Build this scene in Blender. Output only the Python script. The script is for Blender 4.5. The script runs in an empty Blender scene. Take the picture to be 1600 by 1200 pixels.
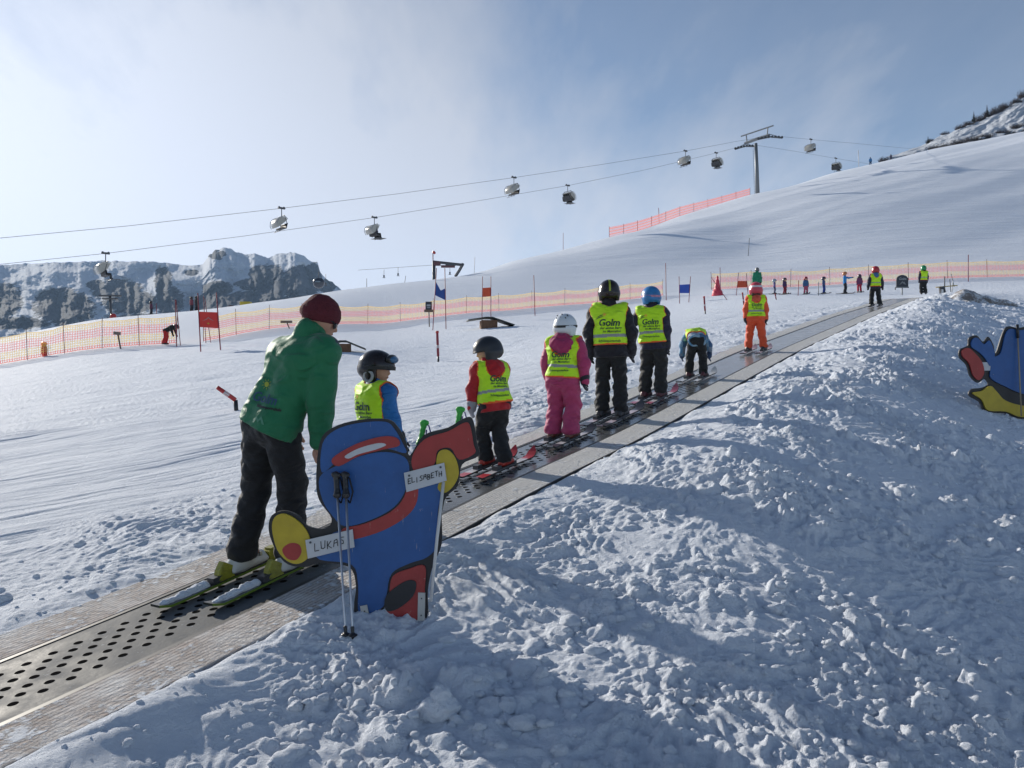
import bpy, math, random
import numpy as np
from mathutils import Vector, Matrix
random.seed(7); np.random.seed(7)
sc = bpy.context.scene
C = sc.collection
# ------------------------------------------------------------------ camera, light
F = 1300.0                                   # focal length in photograph pixels (1600 wide)
cd = bpy.data.cameras.new('camera'); cam = bpy.data.objects.new('camera', cd); C.objects.link(cam)
cd.sensor_width = 36; cd.lens = 36*F/1600; cd.clip_start = .05; cd.clip_end = 20000
cam.location = (0, 0, 0); cam.rotation_euler = (math.radians(90), 0, 0); sc.camera = cam
SUN_AZ, SUN_EL = math.radians(-44), math.radians(20.5)      # azimuth from +Y towards +X
sd = Vector((math.sin(SUN_AZ)*math.cos(SUN_EL), math.cos(SUN_AZ)*math.cos(SUN_EL), math.sin(SUN_EL)))
sl = bpy.data.lights.new('sun', 'SUN'); so = bpy.data.objects.new('sun', sl); C.objects.link(so)
sl.energy = 5.0; sl.angle = math.radians(.6); sl.color = (1, .93, .82)
so.rotation_euler = sd.to_track_quat('Z', 'Y').to_euler(); so.location = (-20, 20, 20)
sc.view_settings.view_transform = 'Standard'; sc.view_settings.look = 'None'
sc.view_settings.exposure = 0.12; sc.view_settings.gamma = 1
sc.cycles.max_bounces = 6; sc.cycles.transparent_max_bounces = 12
w = bpy.data.worlds.new('World'); sc.world = w; w.use_nodes = True
nt = w.node_tree; N = nt.nodes; N.clear()
def nd(tree, typ, **kw):
    n = tree.nodes.new(typ)
    for k, v in kw.items():
        if k.startswith('i_'):
            key = k[2:]; n.inputs[int(key) if key.isdigit() else key.replace('_', ' ')].default_value = v
        else: setattr(n, k, v)
    return n
out = nd(nt, 'ShaderNodeOutputWorld'); bg = nd(nt, 'ShaderNodeBackground'); bg.inputs[1].default_value = .1
sky = nd(nt, 'ShaderNodeTexSky', sky_type='NISHITA', sun_disc=False)
sky.sun_elevation = SUN_EL; sky.sun_rotation = SUN_AZ; sky.altitude = 2000; sky.dust_density = .6; sky.ozone_density = 1.6
tc = nd(nt, 'ShaderNodeTexCoord')
# sky direction projected on a high cloud sheet
sep = nd(nt, 'ShaderNodeSeparateXYZ'); nt.links.new(tc.outputs['Generated'], sep.inputs[0])
def mth(tree, op, a, b=None, c=None, clamp=False):
    n = nd(tree, 'ShaderNodeMath', operation=op, use_clamp=clamp)
    for i, v in enumerate((a, b, c)):
        if v is None: continue
        if isinstance(v, (int, float)): n.inputs[i].default_value = v
        else: tree.links.new(v, n.inputs[i])
    return n.outputs[0]
zz = mth(nt, 'ADD', mth(nt, 'MAXIMUM', sep.outputs[2], 0.0), .22)
cx = mth(nt, 'DIVIDE', sep.outputs[0], zz); cy = mth(nt, 'DIVIDE', sep.outputs[1], zz)
cmb = nd(nt, 'ShaderNodeCombineXYZ'); nt.links.new(cx, cmb.inputs[0]); nt.links.new(cy, cmb.inputs[1])
mp = nd(nt, 'ShaderNodeMapping'); mp.inputs['Rotation'].default_value = (0, 0, .75); mp.inputs['Scale'].default_value = (1.25, .42, 1)
nt.links.new(cmb.outputs[0], mp.inputs[0])
n1 = nd(nt, 'ShaderNodeTexNoise'); n1.inputs['Scale'].default_value = .62; n1.inputs['Detail'].default_value = 9; n1.inputs['Roughness'].default_value = .56; n1.inputs['Distortion'].default_value = .6
n2 = nd(nt, 'ShaderNodeTexNoise'); n2.inputs['Scale'].default_value = 2.6; n2.inputs['Detail'].default_value = 8; n2.inputs['Roughness'].default_value = .6
nt.links.new(mp.outputs[0], n1.inputs[0]); nt.links.new(mp.outputs[0], n2.inputs[0])
dt = nd(nt, 'ShaderNodeVectorMath', operation='DOT_PRODUCT'); nt.links.new(tc.outputs['Generated'], dt.inputs[0]); dt.inputs[1].default_value = sd
# cloud cover: thick towards the sun, thinning to the right
cov = mth(nt, 'ADD', mth(nt, 'MULTIPLY', dt.outputs['Value'], 1.5), mth(nt, 'MULTIPLY', n1.outputs[0], 2.6))
cov = mth(nt, 'ADD', cov, mth(nt, 'MULTIPLY', n2.outputs[0], 1.5))
cov = mth(nt, 'SUBTRACT', cov, mth(nt, 'MULTIPLY', sep.outputs[2], 2.5))
cov = mth(nt, 'SUBTRACT', cov, 1.72)
cov = mth(nt, 'MULTIPLY', cov, 1.0, clamp=True)
cov = mth(nt, 'MAXIMUM', mth(nt, 'MULTIPLY', cov, .95), mth(nt, 'MULTIPLY', n2.outputs[0], .40))
glow = mth(nt, 'POWER', mth(nt, 'MAXIMUM', dt.outputs['Value'], 0.0), 7.0)
cb = mth(nt, 'ADD', mth(nt, 'MULTIPLY', glow, 4.9), mth(nt, 'SUBTRACT', 7.6, mth(nt, 'MULTIPLY', sep.outputs[2], 8.0)))
ccol = nd(nt, 'ShaderNodeVectorMath', operation='SCALE'); ccol.inputs[0].default_value = (.90, .97, 1.12); nt.links.new(cb, ccol.inputs['Scale'])
mx = nd(nt, 'ShaderNodeMix', data_type='RGBA'); nt.links.new(cov, mx.inputs[0]); nt.links.new(sky.outputs[0], mx.inputs[6]); nt.links.new(ccol.outputs[0], mx.inputs[7])
nt.links.new(mx.outputs[2], bg.inputs[0]); nt.links.new(bg.outputs[0], out.inputs[0])

# ------------------------------------------------------------------ small helpers
def W(px, py, Y): return Vector(((px-800)/F*Y, Y, (600-py)/F*Y))
def tag(o, label=None, cat=None, group=None, kind=None):
    if label: o['label'] = label
    if cat: o['category'] = cat
    if group: o['group'] = group
    if kind: o['kind'] = kind
    return o
def empty(name, loc, label, cat, group=None):
    o = bpy.data.objects.new(name, None); C.objects.link(o); o.location = loc; o.empty_display_size = .2
    return tag(o, label, cat, group)
def link_mesh(name, V, Fs, mat, parent=None, smooth=True, mats=None, fm=None):
    me = bpy.data.meshes.new(name)
    V = np.asarray(V, dtype=np.float64)
    me.from_pydata([tuple(v) for v in V], [], [tuple(int(i) for i in f) for f in Fs])
    me.materials.append(mat)
    if mats:
        for m in mats: me.materials.append(m)
    if fm is not None: me.polygons.foreach_set('material_index', list(fm))
    if smooth: me.polygons.foreach_set('use_smooth', [True]*len(me.polygons))
    o = bpy.data.objects.new(name, me); C.objects.link(o)
    if parent is not None: o.parent = parent
    me.update()
    return o
def quads_mesh(name, V, Q, mat, parent=None, smooth=True, mats=None, fm=None):
    me = bpy.data.meshes.new(name); n = len(V); m = len(Q)
    me.vertices.add(n); me.vertices.foreach_set('co', np.asarray(V, np.float32).ravel())
    me.loops.add(m*4); me.loops.foreach_set('vertex_index', np.asarray(Q, np.int32).ravel())
    me.polygons.add(m); me.polygons.foreach_set('loop_start', np.arange(0, m*4, 4, dtype=np.int32))
    me.materials.append(mat)
    if mats:
        for q in mats: me.materials.append(q)
    if fm is not None: me.polygons.foreach_set('material_index', np.asarray(fm, np.int32))
    if smooth: me.polygons.foreach_set('use_smooth', np.ones(m, bool))
    me.update(calc_edges=True); me.validate()
    o = bpy.data.objects.new(name, me); C.objects.link(o)
    if parent is not None: o.parent = parent
    return o
class MB:
    """collects boxes, tubes, lofts into one mesh (coordinates relative to org)"""
    def __init__(s, org=(0, 0, 0)): s.V = []; s.F = []; s.o = Vector(org)
    def add(s, vs, fs):
        b = len(s.V); s.V += [tuple(Vector(v)-s.o) for v in vs]; s.F += [tuple(b+i for i in f) for f in fs]; return s
    def tube(s, pts, r, n=8, cap=True):
        pts = [Vector(p) for p in pts]; rs = r if isinstance(r, (list, tuple)) else [r]*len(pts)
        vs = []; up = None
        for i, p in enumerate(pts):
            d = (pts[min(i+1, len(pts)-1)]-pts[max(i-1, 0)])
            d = d.normalized() if d.length > 1e-9 else Vector((0, 0, 1))
            if up is None: up = Vector((0, 0, 1)) if abs(d.z) < .9 else Vector((1, 0, 0))
            a = d.cross(up).normalized(); b = a.cross(d).normalized(); up = b
            for k in range(n):
                t = 2*math.pi*k/n; vs.append(p+a*math.cos(t)*rs[i]+b*math.sin(t)*rs[i])
        fs = [(i*n+k, i*n+(k+1) % n, (i+1)*n+(k+1) % n, (i+1)*n+k) for i in range(len(pts)-1) for k in range(n)]
        if cap: fs += [tuple(range(n-1, -1, -1)), tuple((len(pts)-1)*n+k for k in range(n))]
        return s.add(vs, fs)
    def box(s, c, h, ax=None):
        c = Vector(c); X, Y, Z = ax if ax else (Vector((1, 0, 0)), Vector((0, 1, 0)), Vector((0, 0, 1)))
        vs = [c+X*h[0]*i+Y*h[1]*j+Z*h[2]*k for i in (-1, 1) for j in (-1, 1) for k in (-1, 1)]
        return s.add(vs, [(0, 1, 3, 2), (4, 6, 7, 5), (0, 4, 5, 1), (2, 3, 7, 6), (0, 2, 6, 4), (1, 5, 7, 3)])
    def build(s, name, mat, parent=None, smooth=False): return link_mesh(name, s.V, s.F, mat, parent, smooth)
MC = {}
def mat(name, col, rough=.7, metal=0, bump=0, bscale=60, var=0, vscale=6, spec=.5, sheen=0, coat=0, sub=0):
    if name in MC: return MC[name]
    m = bpy.data.materials.new(name); m.use_nodes = True; t = m.node_tree; p = t.nodes['Principled BSDF']
    p.inputs['Base Color'].default_value = (*col, 1); p.inputs['Roughness'].default_value = rough; p.inputs['Metallic'].default_value = metal
    p.inputs['Specular IOR Level'].default_value = spec; p.inputs['Sheen Weight'].default_value = sheen; p.inputs['Coat Weight'].default_value = coat
    if sub: p.inputs['Subsurface Weight'].default_value = sub; p.inputs['Subsurface Radius'].default_value = (.02, .01, .006); p.inputs['Subsurface Scale'].default_value = 1
    c = nd(t, 'ShaderNodeTexCoord')
    if bump:
        n = nd(t, 'ShaderNodeTexNoise'); n.inputs['Scale'].default_value = bscale; n.inputs['Detail'].default_value = 5; t.links.new(c.outputs['Object'], n.inputs[0])
        b = nd(t, 'ShaderNodeBump'); b.inputs['Strength'].default_value = bump; b.inputs['Distance'].default_value = .01
        t.links.new(n.outputs[0], b.inputs['Height']); t.links.new(b.outputs[0], p.inputs['Normal'])
    if var:
        n = nd(t, 'ShaderNodeTexNoise'); n.inputs['Scale'].default_value = vscale; n.inputs['Detail'].default_value = 6; n.inputs['Roughness'].default_value = .65; t.links.new(c.outputs['Object'], n.inputs[0])
        r = nd(t, 'ShaderNodeMapRange'); r.inputs[1].default_value = .3; r.inputs[2].default_value = .7; r.inputs[3].default_value = 1-var; r.inputs[4].default_value = 1+var
        t.links.new(n.outputs[0], r.inputs[0])
        v = nd(t, 'ShaderNodeVectorMath', operation='SCALE'); v.inputs[0].default_value = col; t.links.new(r.outputs[0], v.inputs['Scale']); t.links.new(v.outputs[0], p.inputs['Base Color'])
    MC[name] = m; return m

# ------------------------------------------------------------------ noise
def h2(x, y, s):
    with np.errstate(over='ignore'):
        h = (x.astype(np.uint32)*np.uint32(374761393)+y.astype(np.uint32)*np.uint32(668265263)+np.uint32((s*974711) & 0xffffffff))
        h = (h ^ (h >> np.uint32(13)))*np.uint32(1274126177); h = h ^ (h >> np.uint32(16))
    return h
def pn(x, y, s=0):
    xi = np.floor(x); yi = np.floor(y); fx = x-xi; fy = y-yi; xi = xi.astype(np.int64); yi = yi.astype(np.int64)
    u = fx*fx*fx*(fx*(fx*6-15)+10); v = fy*fy*fy*(fy*(fy*6-15)+10)
    def g(a, b):
        t = h2(xi+a, yi+b, s).astype(np.float64)*(2*np.pi/4294967296.0)
        return np.cos(t)*(fx-a)+np.sin(t)*(fy-b)
    n0 = g(0, 0)*(1-u)+g(1, 0)*u; n1_ = g(0, 1)*(1-u)+g(1, 1)*u
    return (n0*(1-v)+n1_*v)*1.5
def fbm(x, y, o=4, s=0, r=.5):
    t = 0; a = 1
    for i in range(o): t = t+a*pn(x*2**i+i*7.3, y*2**i-i*3.1, s+i); a *= r
    return t
def sst(a, b, x): t = np.clip((x-a)/(b-a), 0, 1); return t*t*(3-2*t)

# ------------------------------------------------------------------ terrain
BA, BK = -4.6, .61; NK = math.sqrt(1+BK*BK)              # conveyor centre line X = BA + BK*Y
_S = np.array([-8, 0, 2.4, 4.2, 4.6, 5.8, 8.0, 10.1, 10.8, 12.3, 16.5, 17.1, 27, 27.6, 37.9, 40.4, 46])
_Z = np.array([-2.3, -1.86, -1.63, -1.41, -1.37, -1.2, -.83, -.56, -.45, -.2, .47, .57, 1.94, 2.01, 3.32, 3.58, 4.2])
_c = np.polyfit(_S, _Z, 7)
_sg = np.linspace(-10, 46, 400); _zg = np.interp(_sg, _S, _Z)
_k = np.exp(-np.linspace(-2, 2, 31)**2); _zp = np.pad(_zg, 15, mode='reflect', reflect_type='odd'); _zg = np.convolve(_zp, _k/_k.sum(), 'valid')
def zb(s): return np.interp(s, _sg, _zg)
def SD(X, Y): return ((X-BA)*BK+Y)/NK, (X-BA-BK*Y)/NK
def bp(s, d, h=0):                                            # point on the conveyor
    X = BA+s*BK/NK+d/NK; Y = s/NK-d*BK/NK
    return Vector((X, Y, float(zb(s))+h))
def belt_px(px, d, h=0):                                      # conveyor point seen at column px, offset d
    u = (px-800)/F; Y = (d*NK+BA)/(u-BK); s, _ = SD(u*Y, Y); return bp(s, d, h), s
ctl = []
def cp(px, v, Y): ctl.append(((px-800)/F*Y, Y, (600-v)/F*Y))
ridge = [(-500, 640, 45), (-200, 575, 52), (0, 531, 60), (150, 501, 64), (280, 491, 68), (400, 476, 72), (530, 455, 76), (620, 443, 80), (700, 434, 86), (800, 408, 100), (950, 371, 125), (1060, 339, 145), (1170, 305, 165), (1300, 273, 190), (1450, 237, 220), (1600, 206, 250), (1850, 160, 270)]
for p, v, y in ridge:
    cp(p, v, y); cp(p, v+16, y*1.18); cp(p, v+60, y*1.7); cp(p, v+130, y*3)
for p, v, y in [(-400, 640, 34), (-200, 598, 34), (0, 570, 34), (130, 548, 34), (265, 537, 34.5), (330, 532, 35), (392, 519, 38), (603, 503, 50), (724, 491, 52), (800, 485, 54), (924, 474, 57), (1036, 459, 60), (1110, 451, 60), (1250, 447, 60), (1400, 440, 60), (1600, 433, 60), (1850, 425, 60),
                (1230, 461, 46), (1395, 459, 46), (1500, 456, 45), (1620, 452, 44), (1800, 452, 42), (1600, 290, 120), (1300, 350, 100), (1170, 372, 98), (1800, 270, 120), (683, 565, 22), (540, 548, 24), (770, 512, 36), (1100, 492, 30), (312, 548, 28)]:
    cp(p, v, y)
for s in (-6, -3, 0, 2.4, 4.5, 6.5, 9, 12, 16, 21, 27, 33, 38):
    z0 = float(zb(s)); m = float(sst(2, 6.5, s))*(1-.5*float(sst(22, 34, s)))
    for d, f in ((-2.6, .02), (-.95, -.01), (0, -.02), (.75, -.03), (1.0, -.08*(1-float(sst(6, 9, s)))), (1.7, (.1+.12*float(sst(20, 30, s)))*float(sst(6, 9, s))-.16*(1-float(sst(6, 9, s)))), (2.6, -.05*m-.12*(1-float(sst(6, 9, s)))), (4.0, -.52*m), (7, -.66*m), (12, -.75*m)):
        if s > 30 and d > 5: continue
        if s < 3 and d > 1.5: f = 0
        p = bp(s, d); ctl.append((p.x, p.y, z0+f))
ctl += [(-30, 0, -3.2), (-30, 20, -1.5), (0, -8, -2.1), (10, 0, -1.9), (20, -5, -2.3), (20, 6, -.9), (30, 12, .4), (-12, 4, -1.6)]
ctl = np.array(ctl)
def warp(X, Y):
    R = np.hypot(X, Y)+1e-6; k = np.arcsinh(R/3)/R; return X*k, Y*k, R
qx, qy, qr = warp(ctl[:, 0], ctl[:, 1]); gv = (ctl[:, 2]+1.62)/(qr+3)
def tps(r2): return .5*r2*np.log(r2+1e-12)
n_ = len(ctl); A = np.zeros((n_+3, n_+3)); A[:n_, :n_] = tps((qx[:, None]-qx)**2+(qy[:, None]-qy)**2)+np.eye(n_)*2e-3
A[:n_, n_:] = np.c_[np.ones(n_), qx, qy]; A[n_:, :n_] = A[:n_, n_:].T
cf = np.linalg.solve(A, np.r_[gv, 0, 0, 0])
def tbase(X, Y):
    X = np.atleast_1d(np.asarray(X, float)); Y = np.atleast_1d(np.asarray(Y, float)); sh = X.shape
    x, y, R = warp(X.ravel(), Y.ravel()); o = cf[n_]+cf[n_+1]*x+cf[n_+2]*y
    for i in range(n_): o += cf[i]*tps((x-qx[i])**2+(y-qy[i])**2)
    z = o*(R+3)-1.62
    return z.reshape(sh)
def tz_macro(X, Y, zt):
    s, d = SD(X, Y); e = sst(38.5, 41, s)
    e7 = sst(6, 9, s); k = np.where(d > 0, sst(.70, 1.0+.25*e7, d), sst(.68, 1.2, -d)); k = np.maximum(k, e)
    return (zb(s)-.045)*(1-k)+zt*k
def tz(X, Y): return float(tz_macro(np.array([X]), np.array([Y]), tbase(X, Y))[0])
def hit(px, py, y0=2.5, y1=400):                             # where the ray through a photograph pixel meets the ground
    Ys = np.exp(np.linspace(math.log(y0), math.log(y1), 900)); u = (px-800)/F; vv = (600-py)/F
    g = tz_macro(u*Ys, Ys, tbase(u*Ys, Ys))-vv*Ys
    i = np.argmax(g > 0)
    if not (g > 0).any(): i = int(np.argmax(g/Ys))
    Y = Ys[i]; return Vector((u*Y, Y, vv*Y))
def gy(px, Y):                                               # ground point at column px and depth Y
    X = (px-800)/F*Y; return Vector((X, Y, tz(X, Y)))
# fine polar grid
rows = np.concatenate([np.linspace(-2.6, 1.8, 60, endpoint=False), np.linspace(1.8, 3.2, 60, endpoint=False), np.linspace(3.2, 6.5, 290, endpoint=False),
                       np.linspace(6.5, 12, 260, endpoint=False), np.exp(np.linspace(math.log(12), math.log(45), 260, endpoint=False)), np.exp(np.linspace(math.log(45), math.log(520), 210))])
cols = np.concatenate([np.linspace(-1.7, -.78, 110, endpoint=False), np.linspace(-.78, .78, 1300, endpoint=False), np.linspace(.78, 1.7, 110)])
# the apex lies three metres behind the photographer so that the field of view sideways stays covered
def grid_xy(r, p):
    return p[None, :]*(r[:, None]+3.0*np.exp(-np.maximum(r, 0)/25)[:, None]+0), np.repeat(r[:, None], len(p), 1)
GX, GY = grid_xy(rows, cols)
ri = np.unique(np.r_[np.arange(0, len(rows), 5), len(rows)-1]); ci = np.unique(np.r_[np.arange(0, len(cols), 8), len(cols)-1])
ZC = tbase(GX[np.ix_(ri, ci)], GY[np.ix_(ri, ci)])
tmp = np.array([np.interp(np.arange(len(cols)), ci, z) for z in ZC])
ZT = np.array([np.interp(np.arange(len(rows)), ri, tmp[:, j]) for j in range(len(cols))]).T
s_, d_ = SD(GX, GY)
Z0 = tz_macro(GX, GY, ZT)
# roughness zones
Rr = np.where(d_ > 0, (.45*sst(.68, .76, d_)+.55*sst(.76, 1.3, d_)), .6*sst(.60, .9, -d_)*(1-sst(1.6, 3.2, -d_+.5*pn(GX*.8, GY*.8, 5))))
Rr = np.where(s_ > 34, np.maximum(Rr*(1-sst(34, 40, s_)), .25*sst(38, 42, s_)*(GX > 6)), Rr)
far = sst(45, 70, GY); Rr = Rr*(1-far)
bed = np.where(d_ > 0, sst(.68, .80, d_), sst(.58, .74, -d_)); bed = np.maximum(bed, sst(38.5, 41, s_))
wx = GX+.25*pn(GX*1.3, GY*1.3, 11); wy = GY+.25*pn(GX*1.3, GY*1.3, 12)
rough = .055*fbm(wx*.9, wy*.9, 3, 20)+.06*(np.abs(pn(wx*3.1, wy*3.1, 31)))+.030*(1-2*np.abs(pn(wx*6.3, wy*6.3, 32)))
rough += .017*(1-2.2*np.abs(pn(wx*13, wy*13, 33)))+.009*pn(wx*29, wy*29, 34)+.005*pn(wx*60, wy*60, 35)
patch = .45+.9*sst(-.3, .4, pn(GX*.7+9, GY*.7, 41))
rough = rough*patch*.60
# clods pushed into the bank: sparse rounded bumps from a jittered lattice
def clods(x, y, cell, seed, dens, hmax):
    xi = np.floor(x/cell); yi = np.floor(y/cell); o = np.zeros_like(x)
    for a in (-1, 0, 1):
        for b in (-1, 0, 1):
            X_ = (xi+a).astype(np.int64); Y_ = (yi+b).astype(np.int64)
            q1 = h2(X_, Y_, seed)/4294967296.0; q2 = h2(X_, Y_, seed+1)/4294967296.0; q3 = h2(X_, Y_, seed+2)/4294967296.0
            cx_ = (xi+a+.2+.6*q1)*cell; cy_ = (yi+b+.2+.6*q2)*cell
            r = cell*(.2+.3*q3); rr = ((x-cx_)**2+(y-cy_)**2)/(r*r)
            o = np.maximum(o, np.where((q3*7.13 % 1) < dens, np.sqrt(np.maximum(0, 1-rr))*r*hmax, 0))
    return o
near = (GY < 22)
cl = np.zeros_like(GX)
wx2 = GX+.035*pn(GX*9, GY*9, 51)+.018*pn(GX*21, GY*21, 53); wy2 = GY+.035*pn(GX*9, GY*9, 52)+.018*pn(GX*21, GY*21, 54)
m_ = sst(-.15, .25, pn(GX*.9+3, GY*.9+5, 61))
for cell, de, hm, sd_ in ((.33, .22, .38, 71), (.19, .34, .5, 81), (.11, .45, .6, 91)):
    cl += clods(wx2, wy2, cell, sd_, de, hm)*(m_ if cell > .15 else .35+.65*m_)
side = np.where(d_ > 0, 1, .3)
# groomed piste: streaks and tracks along one direction
ta = (.80, .60); al = GX*ta[0]+GY*ta[1]; ac = -GX*ta[1]+GY*ta[0]; ac = ac+.9*pn(GX*.05, GY*.05, 99)+.25*pn(GX*.3, GY*.3, 98)
sm = 1-np.clip(Rr, 0, 1)
str_ = .009*pn(ac*3.2, al*.22, 101)+.008*pn(ac*8, al*.45, 102)+.020*fbm(GX*.9, GY*.9, 3, 103)*(GY < 60)+.004*pn(ac*22, al*1.2, 104)
str_ = str_*(1-sst(22, 42, GY)); trk = np.zeros_like(GX)
for i in range(7):
    q = pn(ac*(.5+.13*i), al*(.03+.012*i), 110+i); trk -= (GY < 40)*.011*np.exp(-(q/.022)**2)*sst(-.1, .25, pn(GX*.25, GY*.25, 120+i))
farn = .10*pn(ac*.22, al*.014, 131)+.25*pn(ac*.09, al*.01, 132)+.5*pn(GX*.03, GY*.03, 134)
far2 = sst(30, 110, GY)*(.35+.65*sst(800, 1100, 800+F*GX/np.maximum(GY, 1)))
rise = .35*sst(62, 66, GY-2.5*pn(GX*.03, GY*0, 140))*0
Z = Z0+bed*(Rr*(rough+cl*side)+sm*(str_+trk)+farn*far2)-(1-bed)*.0
bn_ = .10*pn(GX*1.7, GY*1.7, 151)+.05*pn(GX*5, GY*5, 152); Z += .075*sst(.60+bn_*.8, .76+bn_*.8, d_)*(1-sst(.8, 1.4, d_))*(.85-.3*sst(5, 8, s_))*(s_ < 37)
Z += .05*sst(.48+bn_*.9, .66+bn_*.9, -d_)*(1-sst(.8, 1.3, -d_))*(s_ < 37)
# low berm of loose snow spilling on the edges of the side panels
Z += Rr*.05*np.exp(-((np.abs(d_-.9))/.18)**2)*(d_ > 0)*(pn(GX*2, GY*2, 150)+.3)
nr, nc = GX.shape
idx = np.arange(nr*nc).reshape(nr, nc)
Q = np.stack([idx[:-1, :-1], idx[:-1, 1:], idx[1:, 1:], idx[1:, :-1]], -1).reshape(-1, 4)

def snow_mat(name, streaks=False):
    m = bpy.data.materials.new(name); m.use_nodes = True; t = m.node_tree; p = t.nodes['Principled BSDF']
    p.inputs['Roughness'].default_value = .8; p.inputs['Specular IOR Level'].default_value = .12
    p.inputs['Base Color'].default_value = (.80, .85, .93, 1)
    c = nd(t, 'ShaderNodeTexCoord'); n = nd(t, 'ShaderNodeTexNoise'); n.inputs['Scale'].default_value = 38; n.inputs['Detail'].default_value = 8; n.inputs['Roughness'].default_value = .72
    t.links.new(c.outputs['Object'], n.inputs[0])
    n2_ = nd(t, 'ShaderNodeTexNoise'); n2_.inputs['Scale'].default_value = 4.5; n2_.inputs['Detail'].default_value = 8; n2_.inputs['Roughness'].default_value = .68; t.links.new(c.outputs['Object'], n2_.inputs[0])
    b = nd(t, 'ShaderNodeBump'); b.inputs['Strength'].default_value = .9; b.inputs['Distance'].default_value = .03; t.links.new(n.outputs[0], b.inputs['Height'])
    b2 = nd(t, 'ShaderNodeBump'); b2.inputs['Strength'].default_value = .35; b2.inputs['Distance'].default_value = .03; t.links.new(n2_.outputs[0], b2.inputs['Height']); t.links.new(b.outputs[0], b2.inputs['Normal'])
    if streaks:
        at = nd(t, 'ShaderNodeAttribute', attribute_name='rough'); b2.inputs['Strength'].default_value = 0; st = nd(t, 'ShaderNodeMath', operation='MULTIPLY_ADD'); st.inputs[1].default_value = .40; st.inputs[2].default_value = .0; t.links.new(at.outputs['Fac'], st.inputs[0]); t.links.new(st.outputs[0], b2.inputs['Strength'])
        mp_ = nd(t, 'ShaderNodeMapping'); mp_.inputs['Rotation'].default_value = (0, 0, -math.atan2(.6, .8)); mp_.inputs['Scale'].default_value = (.10, 1, 1); t.links.new(c.outputs['Object'], mp_.inputs[0])
        n3 = nd(t, 'ShaderNodeTexNoise'); n3.inputs['Scale'].default_value = 2.4; n3.inputs['Detail'].default_value = 5; n3.inputs['Roughness'].default_value = .6; t.links.new(mp_.outputs[0], n3.inputs[0])
        b3 = nd(t, 'ShaderNodeBump'); b3.inputs['Strength'].default_value = .28; b3.inputs['Distance'].default_value = .07; t.links.new(n3.outputs[0], b3.inputs['Height']); t.links.new(b2.outputs[0], b3.inputs['Normal']); 
        n4 = nd(t, 'ShaderNodeTexNoise'); n4.inputs['Scale'].default_value = .8; n4.inputs['Detail'].default_value = 6; n4.inputs['Roughness'].default_value = .6; t.links.new(mp_.outputs[0], n4.inputs[0]); b4 = nd(t, 'ShaderNodeBump'); b4.inputs['Strength'].default_value = .6; b4.inputs['Distance'].default_value = .30
        sy = nd(t, 'ShaderNodeSeparateXYZ'); t.links.new(c.outputs['Object'], sy.inputs[0]); fr_ = nd(t, 'ShaderNodeMapRange'); t.links.new(sy.outputs[1], fr_.inputs[0])
        for i_, v_ in enumerate((30, 90, .05, .5)): fr_.inputs[i_+1].default_value = v_
        t.links.new(fr_.outputs[0], b4.inputs['Strength']); t.links.new(n4.outputs[0], b4.inputs['Height']); t.links.new(b3.outputs[0], b4.inputs['Normal']); t.links.new(b4.outputs[0], p.inputs['Normal']); return m
    t.links.new(b2.outputs[0], p.inputs['Normal'])
    return m
SNOW = snow_mat('snow'); SNOWG = snow_mat('snow_field', True)
if True:
    g = quads_mesh('ground', np.stack([GX, GY, Z], -1).reshape(-1, 3), Q, SNOWG); tag(g, kind='structure'); _a = g.data.attributes.new('rough', 'FLOAT', 'POINT'); _a.data.foreach_set('value', np.clip(Rr, 0, 1).ravel().astype(np.float32))

# loose clods lying on the bank (nobody could count them)
import bmesh
bm = bmesh.new(); bmesh.ops.create_icosphere(bm, subdivisions=3, radius=1); bm.verts.ensure_lookup_table()
IV = np.array([v.co[:] for v in bm.verts]); IF = np.array([[v.index for v in f.verts] for f in bm.faces]); bm.free()
bm = bmesh.new(); bmesh.ops.create_icosphere(bm, subdivisions=2, radius=1); bm.verts.ensure_lookup_table()
IV2 = np.array([v.co[:] for v in bm.verts]); IF2 = np.array([[v.index for v in f.verts] for f in bm.faces]); bm.free()
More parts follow.
